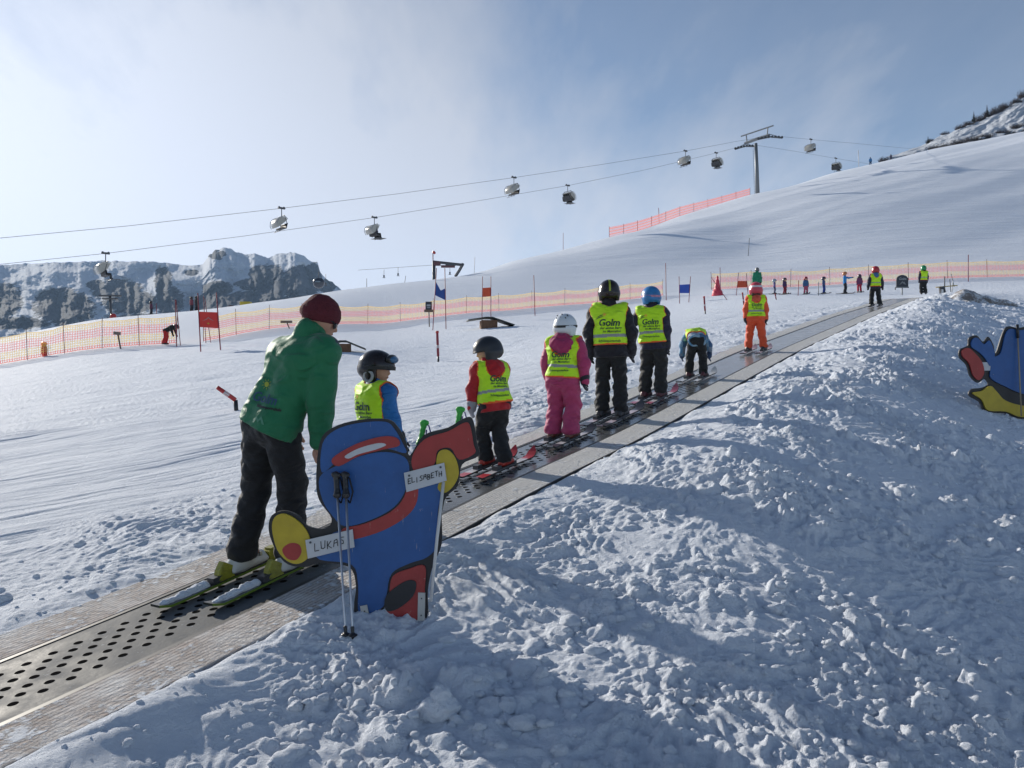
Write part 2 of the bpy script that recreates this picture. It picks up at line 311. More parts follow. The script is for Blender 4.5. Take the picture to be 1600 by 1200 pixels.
# interpolate the finished height for objects
from bisect import bisect
def ground_z(X, Y):
    i = int(np.clip(np.searchsorted(rows, Y)-1, 0, nr-2)); f = (Y-rows[i])/(rows[i+1]-rows[i])
    p = X/(Y+3.0*math.exp(-max(Y, 0)/25)); j = int(np.clip(np.searchsorted(cols, p)-1, 0, nc-2)); h = (p-cols[j])/(cols[j+1]-cols[j])
    f = min(max(f, 0), 1); h = min(max(h, 0), 1)
    return float((Z[i, j]*(1-h)+Z[i, j+1]*h)*(1-f)+(Z[i+1, j]*(1-h)+Z[i+1, j+1]*h)*f)
VV = []; FF = []; nb = 0; rg = random.Random(3)
for k in range(9000):
    Y = 2.4*math.exp(rg.random()**1.15*2.1); X = rg.uniform(-.72, .75)*(Y+.5); s, d = SD(X, Y)
    if not (d > .70 or (-2.2 < d < -.66)) or s > 34: continue
    if d < 0 and rg.random() < .6: continue
    mk = float(pn(np.array([X*.9+3]), np.array([Y*.9+5]), 61)[0])
    if mk < -.05 and rg.random() < .75: continue
    r = .006+.024*rg.random()**2.2+(.028 if rg.random() < .03 else 0)
    if d < .95 and d > 0: r *= .6
    big = r > .02; P = IV if big else IV2; FA = IF if big else IF2
    sc_ = np.array([rg.uniform(.8, 1.3), rg.uniform(.8, 1.3), rg.uniform(.6, .95)]); o1 = rg.uniform(0, 50)
    dis = 1+.28*pn(P[:, 0]*1.1+o1, P[:, 1]*1.1+P[:, 2]*1.3, 5)+.10*pn(P[:, 0]*2.6+o1, P[:, 2]*2.6+P[:, 1]*2, 6)
    v = P*dis[:, None]*sc_*r+np.array([X, Y, ground_z(X, Y)+r*.0]); VV.append(v); FF.append(FA+nb); nb += len(P)
VV = np.concatenate(VV); FF = np.concatenate(FF)
me = bpy.data.meshes.new('snow_clods'); me.vertices.add(len(VV)); me.vertices.foreach_set('co', VV.astype(np.float32).ravel())
me.loops.add(len(FF)*3); me.loops.foreach_set('vertex_index', FF.astype(np.int32).ravel()); me.polygons.add(len(FF)); me.polygons.foreach_set('loop_start', np.arange(0, len(FF)*3, 3, dtype=np.int32))
me.polygons.foreach_set('use_smooth', np.ones(len(FF), bool)); me.materials.append(SNOW); me.update(calc_edges=True)
o = bpy.data.objects.new('snow_clods', me); C.objects.link(o); tag(o, 'loose white lumps of snow strewn over the bank', 'snow lumps', kind='stuff')
# ------------------------------------------------------------------ implicit surfaces (smooth unions polygonised with surface nets)
def vec(p): return np.array([p[0], p[1], p[2]], float)
def sd_cone(P, a, b, ra, rb):
    a = vec(a); b = vec(b); ba = b-a; l2 = float(ba@ba)+1e-9
    t = np.clip(((P-a)@ba)/l2, 0, 1); return np.linalg.norm(P-a-t[..., None]*ba, axis=-1)-(ra+(rb-ra)*t)
def sd_ell(P, c, r, R=None):
    q = P-vec(c)
    if R is not None: q = q@np.array(R).T
    r = np.array(r, float); k0 = np.linalg.norm(q/r, axis=-1); k1 = np.linalg.norm(q/(r*r), axis=-1)+1e-9
    return k0*(k0-1)/k1
def sd_box(P, c, h, R=None, rr=.01):
    q = P-vec(c)
    if R is not None: q = q@np.array(R).T
    q = np.abs(q)-(np.array(h)-rr); return np.linalg.norm(np.maximum(q, 0), axis=-1)+np.minimum(q.max(-1), 0)-rr
def one(P, pr):
    if pr[0] == 'c': return sd_cone(P, *pr[1:5])
    if pr[0] == 'e': return sd_ell(P, *pr[1:4])
    if pr[0] == 'b': return sd_box(P, *pr[1:4])
def sdf(P, prims, k=.03, subs=(), planes=(), fold=0, ff=14, off=0, ks=.01):
    D = None
    for pr in prims:
        d = one(P, pr)
        if D is None: D = d
        else:
            h = np.clip(.5+.5*(D-d)/k, 0, 1); D = D*(1-h)+d*h-k*h*(1-h)
    D = D-off
    if fold:
        x, y, z = P[..., 0], P[..., 1], P[..., 2]
        w1 = np.sin(x*ff*.8+1.3*np.sin(z*ff*.7)+2)*np.cos(y*ff*.9+.9*np.sin(z*ff*1.1)); w2 = np.sin(z*ff*2.1+1.7*np.sin(x*ff*1.3+1)+1.4*np.sin(y*ff*1.1))
        D = D+fold*(.7*w1+.75*w2+.35*np.sin(z*ff*4.1+2*np.sin(x*ff*2.7)+y*ff*1.9))
    for pr in subs:
        d = one(P, pr); D = np.maximum(D, -d)
    for n, c in planes: D = np.maximum(D, (P-vec(c))@vec(Vector(n).normalized()))
    return D
def bounds(prims):
    lo = np.full(3, 1e9); hi = -lo
    for p in prims:
        if p[0] == 'c':
            for q, r in ((p[1], p[3]), (p[2], p[4])): lo = np.minimum(lo, vec(q)-r); hi = np.maximum(hi, vec(q)+r)
        else: r = np.linalg.norm(p[2]) if p[0] == 'b' else max(p[2]); lo = np.minimum(lo, vec(p[1])-r); hi = np.maximum(hi, vec(p[1])+r)
    return lo, hi
def blob(name, prims, vox, mt, parent, k=.03, subs=(), planes=(), fold=0, ff=14, off=0, mats=None, fmf=None, org=None, relax=1):
    lo, hi = bounds(prims); pad = vox*2.5+abs(off)+fold*2; lo = lo-pad; hi = hi+pad
    n = np.maximum(((hi-lo)/vox).astype(int)+2, 4)
    g = np.stack(np.meshgrid(*[lo[i]+np.arange(n[i])*vox for i in range(3)], indexing='ij'), -1)
    D = sdf(g, prims, k, subs, planes, fold, ff, off); ins = D < 0
    cnt = np.zeros(tuple(n-1), int); acc = np.zeros(tuple(n-1)+(3,)); cn = np.zeros(tuple(n-1))
    corners = [(a, b, c) for a in (0, 1) for b in (0, 1) for c in (0, 1)]
    sl_ = lambda a, m: slice(a, m-1+a)
    I = [ins[sl_(a, n[0]), sl_(b, n[1]), sl_(c, n[2])] for a, b, c in corners]
    tot = sum(i.astype(int) for i in I); act = (tot > 0) & (tot < 8)
    ca = np.argwhere(act)
    if len(ca) == 0: raise RuntimeError('empty '+name)
    dv = [D[ca[:, 0]+a, ca[:, 1]+b, ca[:, 2]+c] for a, b, c in corners]
    S = np.zeros((len(ca), 3)); Nn = np.zeros(len(ca))
    for i, ci_ in enumerate(corners):
        for j in range(i+1, 8):
            cj = corners[j]
            if sum(abs(ci_[q]-cj[q]) for q in range(3)) != 1: continue
            di, dj = dv[i], dv[j]; m = (di < 0) != (dj < 0); t = np.where(m, di/(di-dj+1e-12), 0)
            pt = np.array(ci_)+t[:, None]*(np.array(cj)-np.array(ci_)); S += pt*m[:, None]; Nn += m
    V = (ca+S/Nn[:, None])*vox+lo
    ids = -np.ones(tuple(n-1), int); ids[ca[:, 0], ca[:, 1], ca[:, 2]] = np.arange(len(ca)); Qs = []
    for ax in range(3):
        A0 = [slice(None)]*3; B0 = [slice(None)]*3; A0[ax] = slice(0, n[ax]-1); B0[ax] = slice(1, n[ax])
        i0 = ins[tuple(A0)]; i1 = ins[tuple(B0)]; ch = np.argwhere(i0 != i1)
        o1, o2 = [q for q in range(3) if q != ax]
        ch = ch[(ch[:, o1] > 0) & (ch[:, o2] > 0) & (ch[:, o1] < n[o1]-1) & (ch[:, o2] < n[o2]-1)]
        flip = i0[ch[:, 0], ch[:, 1], ch[:, 2]]
        def gg(a, b):
            q = ch.copy(); q[:, o1] -= a; q[:, o2] -= b; return ids[q[:, 0], q[:, 1], q[:, 2]]
        q4 = np.stack([gg(1, 1), gg(0, 1), gg(0, 0), gg(1, 0)], 1)
        if ax == 1: flip = ~flip
        q4 = np.where(flip[:, None], q4, q4[:, ::-1]); Qs.append(q4)
    Qa = np.concatenate(Qs); Qa = Qa[(Qa >= 0).all(1)]
    for _ in range(relax):                        # light smoothing
        sm_ = np.zeros_like(V); c_ = np.zeros(len(V))
        for a, b in ((0, 1), (1, 2), (2, 3), (3, 0)):
            np.add.at(sm_, Qa[:, a], V[Qa[:, b]]); np.add.at(sm_, Qa[:, b], V[Qa[:, a]]); np.add.at(c_, Qa[:, a], 1); np.add.at(c_, Qa[:, b], 1)
        V = V*.5+.5*sm_/np.maximum(c_, 1)[:, None]
    fm = None
    if fmf is not None: fm = fmf(V[Qa].mean(1))
    o_ = vec(org) if org is not None else (vec(parent.location) if parent is not None else np.zeros(3))
    return quads_mesh(name, V-o_, Qa, mt, parent, True, mats, fm)

# ------------------------------------------------------------------ lettering
def text_data(s, size, shear=0, bold=0, spacing=1.0, align='CENTER'):
    cu = bpy.data.curves.new('t', 'FONT'); cu.body = s; cu.size = size; cu.shear = shear; cu.align_x = align; cu.offset = bold; cu.space_character = spacing; cu.resolution_u = 3
    ob = bpy.data.objects.new('t', cu); C.objects.link(ob); dg = bpy.context.evaluated_depsgraph_get()
    me = bpy.data.meshes.new_from_object(ob.evaluated_get(dg)); V = [tuple(v.co) for v in me.vertices]; Fc = [tuple(p.vertices) for p in me.polygons]
    bpy.data.objects.remove(ob); bpy.data.curves.remove(cu); bpy.data.meshes.remove(me)
    return V, Fc
def project(pts2, prims, k, off, cen, right, up, bdir, lift=.004, fold=0, ff=14):
    """lay flat lettering (x, y) onto an implicit surface, marching from behind (bdir points from the body to the viewer's side)"""
    cen, right, up, bdir = map(vec, (cen, right, up, bdir)); P = np.array([cen+right*x+up*y+bdir*.6 for x, y in pts2])
    for _ in range(45):
        d = sdf(P, prims, k, (), (), fold, ff, off); P = P-bdir*np.clip(d, -.05, .2)[:, None]*.8; tr_ = (P-np.array([cen+right*x+up*y for x, y in pts2]))@bdir; P = P+bdir*np.maximum(0, .0-tr_)[:, None]
    return P+bdir*lift
DARKINK = mat('dark_ink', (.03, .07, .05), .7)
def sun_logo(x, y, r):
    V = []; Fc = []
    for k in range(12): a = 2*math.pi*k/12; V.append((x+r*.45*math.cos(a), y+r*.45*math.sin(a), 0))
    Fc.append(tuple(range(12)))
    for k in range(9):
        a = 2*math.pi*k/9; c, s = math.cos(a), math.sin(a); b = len(V)
        V += [(x+r*.6*c-s*r*.07, y+r*.6*s+c*r*.07, 0), (x+r*.6*c+s*r*.07, y+r*.6*s-c*r*.07, 0), (x+r*c, y+r*s, 0)]; Fc.append((b, b+1, b+2))
    return V, Fc
def swoosh(x, y, wd, th):
    V = []; Fc = []
    for j in range(2):
        b = len(V)
        for i in range(9):
            t = i/8; V.append((x+wd*t-j*wd*.12, y-j*th*2.2+wd*.28*math.sin(t*2.4), 0)); V.append((x+wd*t-j*wd*.12, y-j*th*2.2+wd*.28*math.sin(t*2.4)-th*math.sin(math.pi*min(1, t+.08)), 0))
        Fc += [(b+2*i, b+2*i+1, b+2*i+3, b+2*i+2) for i in range(8)]
    return V, Fc

# ------------------------------------------------------------------ people
def fab(name, col, rough=.75, var=.08, vs=7, bump=.35, bs=90, sheen=.15):
    if name in MC: return MC[name]
    m = mat(name, col, rough, 0, bump, bs, var, vs, .3, sheen); t = m.node_tree; p = t.nodes['Principled BSDF']; old = p.inputs['Normal'].links[0].from_socket
    c = nd(t, 'ShaderNodeTexCoord'); mp_ = nd(t, 'ShaderNodeMapping'); mp_.inputs['Scale'].default_value = (6, 6, 13); mp_.inputs['Rotation'].default_value = (.25, .35, .2); t.links.new(c.outputs['Object'], mp_.inputs[0])
    n = nd(t, 'ShaderNodeTexNoise', noise_type='RIDGED_MULTIFRACTAL'); n.inputs['Scale'].default_value = 1.1; n.inputs['Detail'].default_value = 3; n.inputs['Distortion'].default_value = .8; t.links.new(mp_.outputs[0], n.inputs[0])
    b = nd(t, 'ShaderNodeBump'); b.inputs['Strength'].default_value = .9; b.inputs['Distance'].default_value = .03; t.links.new(n.outputs[0], b.inputs['Height']); t.links.new(old, b.inputs['Normal']); t.links.new(b.outputs[0], p.inputs['Normal']); return m
SKIN = mat('skin', (.50, .27, .19), .55, 0, .1, 200, .06, 12, sub=.15)
BLACKC = fab('black_ski_cloth', (.014, .015, .02), .7); GLOVE = fab('glove_cloth', (.02, .02, .03), .6)
FLUO = fab('fluorescent_yellow_cloth', (.52, .86, .02), .6, .05, 6, .2, 60); PIPE = fab('orange_piping', (.85, .14, .02), .6)
GREYB = mat('reflective_band', (.26, .28, .29), .45); SNOWB = SNOW
BINDM = mat('binding_dark', (.05, .05, .055), .4); DARKP = mat('dark_plastic', (.02, .02, .022), .35)
fw = Vector((BK/NK, 1/NK, 0)); rt = Vector((1/NK, -BK/NK, 0)); UP = Vector((0, 0, 1))
def rot(v, a):                                   # rotate horizontally, positive turns right
    c, s = math.cos(a), math.sin(a); return Vector((v.x*c+v.y*s, -v.x*s+v.y*c, v.z))
def basis(r, f, u): return [list(r), list(f), list(u)]
def make_ski(parent, c, fdir, L, wd, top, base, snow_tail=False, tip=None, band=None, name='ski', ctr=.46):
    """c = point under the boot, fdir = 3-D unit direction"""
    side = fdir.cross(UP).normalized(); nrm = side.cross(fdir).normalized()
    mb = MB(parent.location); n = 26; V = []
    for i in range(n+1):
        t = i/n; x = (t-ctr)*L; ww = wd*(.5*(.72+.28*abs(2*t-1)**1.6))
        if t > .93: ww *= math.sqrt(max(.02, 1-((t-.93)/.07)**2))
        if t < .02: ww *= .7
        z = .004+.09*max(0, (t-.88)/.12)**2*L/1.1+.02*max(0, (.06-t)/.06)**2
        for sx, sz in ((-1, 0), (-1, .014), (1, .014), (1, 0)): V.append(c+fdir*x+side*ww*sx+nrm*(z+sz))
    Fc = [(i*4+k, i*4+(k+1) % 4, i*4+4+(k+1) % 4, i*4+4+k) for i in range(n) for k in range(4)]+[(3, 2, 1, 0), (n*4, n*4+1, n*4+2, n*4+3)]
    mb.add(V, Fc)
    fm = []
    for i in range(n):
        t = i/n; fm += [2, 1 if (band and (t > .8 or t < .18)) else 0, 2, 2]
    fm += [0, 0]
    sk = link_mesh(name, mb.V, mb.F, top, parent, False, [band or top, base], fm)
    b = MB(parent.location); ax = (side, fdir, nrm)
    b.box(c+fdir*(-.13*L/1.1)+nrm*.035, (.028, .035, .018), ax); b.box(c+fdir*(.15*L/1.1)+nrm*.03, (.03, .03, .016), ax); b.box(c+nrm*.022, (.03, .16*L/1.1, .006), ax)
    bo = b.build('binding', BINDM, sk)
    if snow_tail:
        P = [('c', c-fdir*((ctr-.03)*L)+nrm*.018, c-fdir*.17*L+nrm*.02, wd*.22, wd*.30)]
        blob('snow_cover', P, .006, SNOWB, sk, planes=((-nrm, c+nrm*.008),), fold=.006, ff=60, org=parent.location)
    return sk
def hand_prims(wr, el, size, side_v, curl=.35, spread=1.0, thumb_v=None):
    """mitten-free glove: palm, four fingers of different length and a side thumb; hangs along the forearm"""
    a = (wr-el).normalized(); sv = (side_v-a*side_v.dot(a)).normalized(); nv = a.cross(sv).normalized(); s = size
    pr = [('c', wr, wr+a*.35*s, .17*s, .2*s), ('c', wr+a*.42*s+sv*.13*s, wr+a*.42*s-sv*.15*s, .15*s, .13*s)]
    for i, (o, l) in enumerate(((.22, .36), (.07, .43), (-.08, .4), (-.22, .3))):
        b0 = wr+a*.5*s+sv*o*s; b1 = b0+a*l*.55*s+nv*curl*.25*s; b2 = b1+a*l*.45*s*(1-curl)+nv*curl*.5*l*s
        pr += [('c', b0, b1, .075*s, .07*s), ('c', b1, b2, .07*s, .058*s)]
    t0 = wr+a*.2*s+sv*.17*s; t1 = t0+a*.18*s+sv*.2*s+nv*.06*s; t2 = t1+a*.2*s+sv*.03*s+nv*.08*s
    pr += [('c', t0, t1, .095*s, .08*s), ('c', t1, t2, .078*s, .065*s)]
    return pr
def person(px, d, H, label, yaw=0, lean=(0, 0), hyaw=None, hpitch=0, cols=None, armL=None, armR=None, stance=.085, kneef=.04, group=None,
           vox=.012, vest=True, helmet='plain', hcol=None, hood=None, gloves=None, boots=None, skis=None, ski_yaw=0, ski_L=None, puff=1.0, base=None, custom=None, text=True, snow=False, pantw=1.0, twist=0, skidd=None, foldk=1.0, headoff=(0, 0), hipoff=(0, 0, 0), vhem=.50, jhem=.44, hoodf=1.0):
    if base is None: base, s_b = belt_px(px, d)
    else: s_b = SD(base.x, base.y)[0]
    g = (float(zb(s_b+.3))-float(zb(s_b-.3)))/.6 if s_b < 39 and cols.get('onbelt', 1) else .0
    base = base+Vector((0, 0, .012)); r0 = empty('person', base, label, 'person', group)
    sf = rot(fw, ski_yaw); sf3 = Vector((sf.x, sf.y, g)).normalized(); sr = sf3.cross(UP).normalized()
    f = rot(fw, yaw); r = rot(rt, yaw); ft = rot(f, twist); r2 = rot(r, twist)
    U = UP*H; hip = base+UP*.5*H+Vector((0, 0, .02))+r*lean[0]*.15*H-f*lean[1]*.22*H+r*hipoff[0]+f*hipoff[1]+UP*hipoff[2]
    td = (UP+r*lean[0]+f*lean[1]).normalized(); sh = hip+td*.295*H; nk = sh+td*.03*H
    hd = (td*.6+UP*.7+f*lean[1]*.2).normalized() if lean[1] < 1 else (td*.75-UP*.65).normalized(); hc = nk+hd*.098*H-UP*.004+f*headoff[0]+UP*headoff[1]
    tb = (-ft+td*ft.dot(td)).normalized()            # towards the person's back, square to the spine
    sw = .108*H*puff
    SL, SR = sh-r2*sw-td*.02*H, sh+r2*sw-td*.02*H
    def arm(S, sgn, a):
        if a is None: a = ((.16+.05, -.0, -1), (.02, .14, -1))
        (ox, of, ou), (px_, pf, pu) = a
        e = S+(r2*sgn*ox+f*of+UP*ou).normalized()*.165*H; wv = e+(r2*sgn*px_+f*pf+UP*pu).normalized()*.14*H
        return e, wv
    EL, WL = arm(SL, -1, armL); ER, WR = arm(SR, 1, armR)
    foot = []
    for sgn in (-1, 1):
        dd = (skidd[0] if sgn < 0 else skidd[1]) if skidd else 0
        foot.append(base+sr*sgn*stance*H+sf3*dd+UP*.025)
    if custom: custom(locals())
    AL, AR = [q+UP*.075*H+sf3*(-.0) for q in foot]
    HL, HR = hip-r*.05*H*puff, hip+r*.05*H*puff
    KL, KR = (HL+AL)/2+f*kneef*H-r*.006*H, (HR+AR)/2+f*kneef*H+r*.006*H
    hr = .5*.245*(.82+.15*H)                                             # helmet radius
    if hyaw is None: hyaw = 0
    hf = rot(f, hyaw); hrt = rot(r, hyaw); cp_, sp_ = math.cos(hpitch), math.sin(hpitch); hf3 = hf*cp_+UP*sp_; hup = UP*cp_-hf*sp_
    R = basis(hrt, hf3, hup); q = hr/.122
    # body: one continuous surface with head, neck, trunk, arms, legs
    hs = .9*hr
    bpz = [('e', hc+hup*.012*q, (.70*hr, .82*hr, .86*hr), R), ('e', hc+hf3*.030*q-hup*.04*q, (.055*q, .058*q, .065*q), R), ('c', hc-hup*.05*q, nk-td*.01, .038*q, .05*q)]
    bpz += [('c', SL, SR, .036*H, .036*H), ('c', sh-td*.05*H, hip+td*.02*H, .056*H, .052*H), ('c', HL, HR, .05*H, .05*H),
            ('c', HL, KL, .055*H, .04*H), ('c', KL, AL, .038*H, .028*H), ('c', HR, KR, .055*H, .04*H), ('c', KR, AR, .038*H, .028*H),
            ('c', AL, AL-UP*.03*H+sf3*.06*H, .028*H, .02*H), ('c', AR, AR-UP*.03*H+sf3*.06*H, .028*H, .02*H),
            ('c', SL, EL, .026*H, .023*H), ('c', EL, WL, .022*H, .018*H), ('c', SR, ER, .026*H, .023*H), ('c', ER, WR, .022*H, .018*H)]
    face = cols.get('face')
    if face:
        bpz += [('c', hc+hf3*.078*q+hup*.006*q, hc+hf3*.101*q-hup*.024*q, .008*q, .0125*q), ('c', hc+hf3*.088*q-hup*.052*q-hrt*.012*q, hc+hf3*.088*q-hup*.052*q+hrt*.012*q, .0085*q, .0085*q), ('e', hc+hf3*.076*q-hup*.083*q, (.02*q, .018*q, .016*q), R)]
    bd = blob('body', bpz, vox if not face else min(vox, .008), SKIN, r0, k=.012 if face else .02)
    if face:
        for sg in (-1, 1):
            ey = blob('eye', [('e', hc+hf3*.082*q+hrt*sg*.029*q-hup*.004*q, (.012*q, .007*q, .006*q), R)], .0025, mat('eye_dark', (.03, .02, .018), .2), bd, org=r0.location)
        blob('mouth', [('e', hc+hf3*.094*q-hup*.052*q, (.019*q, .006*q, .0035*q), R)], .0025, mat('lip', (.30, .09, .08), .5), bd, org=r0.location)
    # jacket
    tr = .098*H*puff
    tp = [('c', SL+r2*.01*H, SR-r2*.01*H, .058*H*puff, .058*H*puff), ('c', sh-td*.06*H-r2*.035*H, sh-td*.06*H+r2*.035*H, .088*H*puff, .088*H*puff), ('c', sh-td*.12*H-r2*.04*H, hip-r*.04*H+td*.02*H, .072*H*puff, .078*H*puff), ('c', sh-td*.12*H+r2*.04*H, hip+r*.04*H+td*.02*H, .072*H*puff, .078*H*puff)]
    hem = hip-td*(.5-jhem)*H
    tp += [('c', hip-r*.042*H, hem-r*.046*H-td*.03*H, .078*H*puff, .082*H*puff), ('c', hip+r*.042*H, hem+r*.046*H-td*.03*H, .078*H*puff, .082*H*puff)]
    col_ = [('c', nk-td*.02*H, nk+td*.022*H, .062*H, .052*H)]
    ap = [('c', SL, EL, .052*H*puff, .046*H*puff), ('c', EL, WL, .046*H*puff, .036*H*puff), ('c', SR, ER, .052*H*puff, .046*H*puff), ('c', ER, WR, .046*H*puff, .036*H*puff)]
    jm = cols['jacket']; fo = .0064*H/1.2*foldk; fk = 15
    jk = blob('jacket', tp+ap+col_, vox, jm, r0, k=.028, fold=fo, ff=fk, planes=((-td, hem),), mats=cols.get('jmats'), fmf=(lambda P, L=dict(locals()): cols['jfm'](P, L)) if cols.get('jfm') else None)
    if hood:
        hp = [('e', nk+tb*.075*H*hoodf-td*.055*H, (.095*H*hoodf, .05*H, .085*H*hoodf), basis(r2, tb, td)), ('c', nk-r2*.05*H+tb*.02*H, nk+r2*.05*H+tb*.02*H, .04*H, .04*H), ('c', nk+tb*.06*H-td*.11*H, nk+tb*.05*H-td*.07*H, .02*H, .05*H)]
        hd_ = blob('hood', hp, vox*.85, hood, r0, k=.03, fold=fo*1.6, ff=20)
    # trousers
    pm = cols['pants']; pw = pantw*puff
    lp = [('c', HL, HR, .068*H*pw, .068*H*pw), ('c', hip+td*.01*H, hip-UP*.02*H, .06*H*pw, .072*H*pw), ('c', HL, KL, .075*H*pw, .058*H*pw), ('c', KL, AL-UP*.01*H, .056*H*pw, .06*H*pw), ('c', HR, KR, .075*H*pw, .058*H*pw), ('c', KR, AR-UP*.01*H, .056*H*pw, .06*H*pw)]
    tz_ = (AL.z+AR.z)/2
    blob('trousers', lp, vox, pm, r0, k=.018, fold=fo/foldk*(1.2 if foldk == 1 else .7), ff=21, planes=((Vector((0, 0, -1))+sf3*g, (AL+AR)/2-UP*.035*H),))
    # vest
    if vest:
        arms = [('c', SL+td*.0-r2*.012*H, SL-r2*.3*H+UP*.02*H, .055*H*puff, .07*H), ('c', SL-r2*.012*H, EL-r2*.02*H, .05*H, .056*H), ('c', SR+r2*.012*H, SR+r2*.3*H+UP*.02*H, .055*H*puff, .07*H), ('c', SR+r2*.012*H, ER+r2*.02*H, .05*H, .056*H)]
        nks = [('e', nk+td*.025*H, (.066*H, .066*H, .07*H), None)]
        if hood: nks = [('e', nk+tb*.12*H-td*.02*H, (.085*H*hoodf, .08*H, .115*H*hoodf), basis(r2, tb, td)), ('c', nk, nk+td*.06*H, .064*H, .07*H)]
        vh = hip-td*(.5-vhem)*H; voff = .016*H/1.15
        def fmv(P):
            t = sdf(P, nks+arms, .0001) < .0105; t |= ((P-vec(vh))@vec(-td)) > -.016
            bt = hip+td*(.155-.0)*H*.62; hh = (P-vec(bt))@vec(td); band = np.abs(hh) < .0135*H/1.15
            return np.where(t, 1, np.where(band, 2, 0))
        vt = blob('safety_vest', tp, min(vox, .0085), FLUO, r0, k=.028, off=voff, subs=arms+nks, planes=((-td, vh),), fold=fo, ff=fk, mats=[PIPE, GREYB], fmf=fmv)
        if text:
            sc_ = H/1.2; bt = hip+td*.155*H*.62; V = []; Fc = []
            def put(vf, x, y):
                b = len(V); V.extend((v[0]+x, v[1]+y) for v in vf[0]); Fc.extend(tuple(b+i for i in q_) for q_ in vf[1])
            mid = bt+td*0
            top_y = .085*sc_ if not hood else .082*sc_
            put(text_data('Golm', .082*sc_, .25, .0022*sc_), .0*sc_, top_y)
            put(text_data('der aktive Berg', .030*sc_, .2, .0006*sc_, 1.02), .012*sc_, .056*sc_); put(text_data('im Montafon', .030*sc_, .2, .0006*sc_, 1.02), .022*sc_, .027*sc_)
            put(text_data('Schneesportschule', .0255*sc_, .2, .0005*sc_), .0, -.055*sc_)
            if not hood: put(swoosh(-.105*sc_, .158*sc_, .085*sc_, .0075*sc_), 0, 0)
            P = project(V, tp, .028, voff, mid, r2, td, tb, .004, fo, fk)
            link_mesh('lettering', P-vec(r0.location), Fc, DARKINK, vt, False)
            if not hood:
                Vs, Fs_ = sun_logo(-.035*sc_, .182*sc_, .026*sc_); P = project([v[:2] for v in Vs], tp, .028, voff, mid, r2, td, tb, .0045, fo, fk)
                link_mesh('sun_emblem', P-vec(r0.location), Fs_, mat('ink_orange', (.75, .45, .05), .6), vt, False)
    # hands
    for nm, Wp, Ep, sg in (('L', WL, EL, -1), ('R', WR, ER, 1)):
        gm = gloves or GLOVE; gs = .1*H if gm is not SKIN else .105*H
        if vox < .02:
            ob = blob('hand' if gm is SKIN else 'glove', hand_prims(Wp, Ep, gs, f if abs(f.dot((Wp-Ep).normalized())) < .85 else UP, .45 if gm is not SKIN else .5), min(vox*.5, .0055), gm, r0 if gm is not SKIN else bd, k=.008, org=r0.location)
            cuff = gm if gm is not SKIN else jm
            if gm is not SKIN: blob('cuff', [('c', Wp-(Wp-Ep).normalized()*.03*H, Wp+(Wp-Ep).normalized()*.012*H, .041*H*puff, .036*H)], vox*.7, gm, ob, org=r0.location)
        else: blob('glove', [('c', Wp, Wp+(Wp-Ep).normalized()*.05*H, .03*H, .026*H), ('c', Wp+f*.02*H, Wp+f*.035*H+(Wp-Ep).normalized()*.03*H, .015*H, .012*H)], vox*.7, gm, r0)
    # boots
    bm_ = boots or mat('boot_dark', (.03, .03, .035), .35)
    for A_, ft_ in ((AL, foot[0]), (AR, foot[1])):
        b0 = ft_+UP*.025; ln = .075*H+.02
        blob('ski_boot', [('c', A_+UP*.02*H, b0+UP*.035-sf3*.01, .044*H, .037*H), ('c', b0+UP*.025-sf3*ln*.35, b0+UP*.02+sf3*ln*.95, .028*H+.003, .024*H+.003), ('b', b0+UP*.002+sf3*ln*.3, (.026*H+.003, ln*.95, .014), basis(sr, sf3, sr.cross(sf3)))], min(vox, .009), bm_, r0, k=.02)
    if skis:
        for i_, ft_ in enumerate(foot): make_ski(r0, ft_-UP*.02, sf3, ski_L or .85*H, .095 if H < 1.4 else .11, skis[0], skis[1], snow, ctr=.37 if snow else .46, band=skis[2] if len(skis) > 2 else None)
    # headgear
    if helmet:
        hm = hcol; Rr_ = basis(hrt, hf3, hup); cc = hc+hup*.018*q
        hp = [('e', cc, (hr*.93, hr*1.1, hr*.97), Rr_), ('e', cc-hup*.035*q-hf3*.02*q, (hr*.98, hr*.95, hr*.6), Rr_)]
        if helmet in ('brim', 'plain'): hp += [('e', cc+hf3*.1*q-hup*.018*q, (hr*.68, hr*.34, hr*.12), Rr_)]
        hp += [('e', cc-hup*.075*q-hrt*hr*.66-hf3*.012*q, (hr*.26, hr*.42, hr*.5), Rr_), ('e', cc-hup*.075*q+hrt*hr*.66-hf3*.012*q, (hr*.26, hr*.42, hr*.5), Rr_)]
        cut = [((-hup*1.0-hf3*.0), cc-hup*.105*q)]
        sub_ = [('e', cc+hf3*.1*q-hup*.075*q, (hr*.62, hr*.75, hr*.52), Rr_), ('b', cc+hf3*.145*q-hup*.105*q, (.2*q, .105*q, .088*q), Rr_), ('c', cc-hup*.15*q-hf3*.02*q, cc-hup*.09*q-hf3*.03*q, hr*.6, hr*.5)]
        hl = blob('helmet', hp, min(vox, .007), hm, r0, k=.016, subs=sub_, planes=[(-hup, cc-hup*.112*q)], mats=cols.get('hmats'), fmf=cols.get('hfm') and (lambda P: cols['hfm'](P, cc, hrt, hf3, hup, hr)))
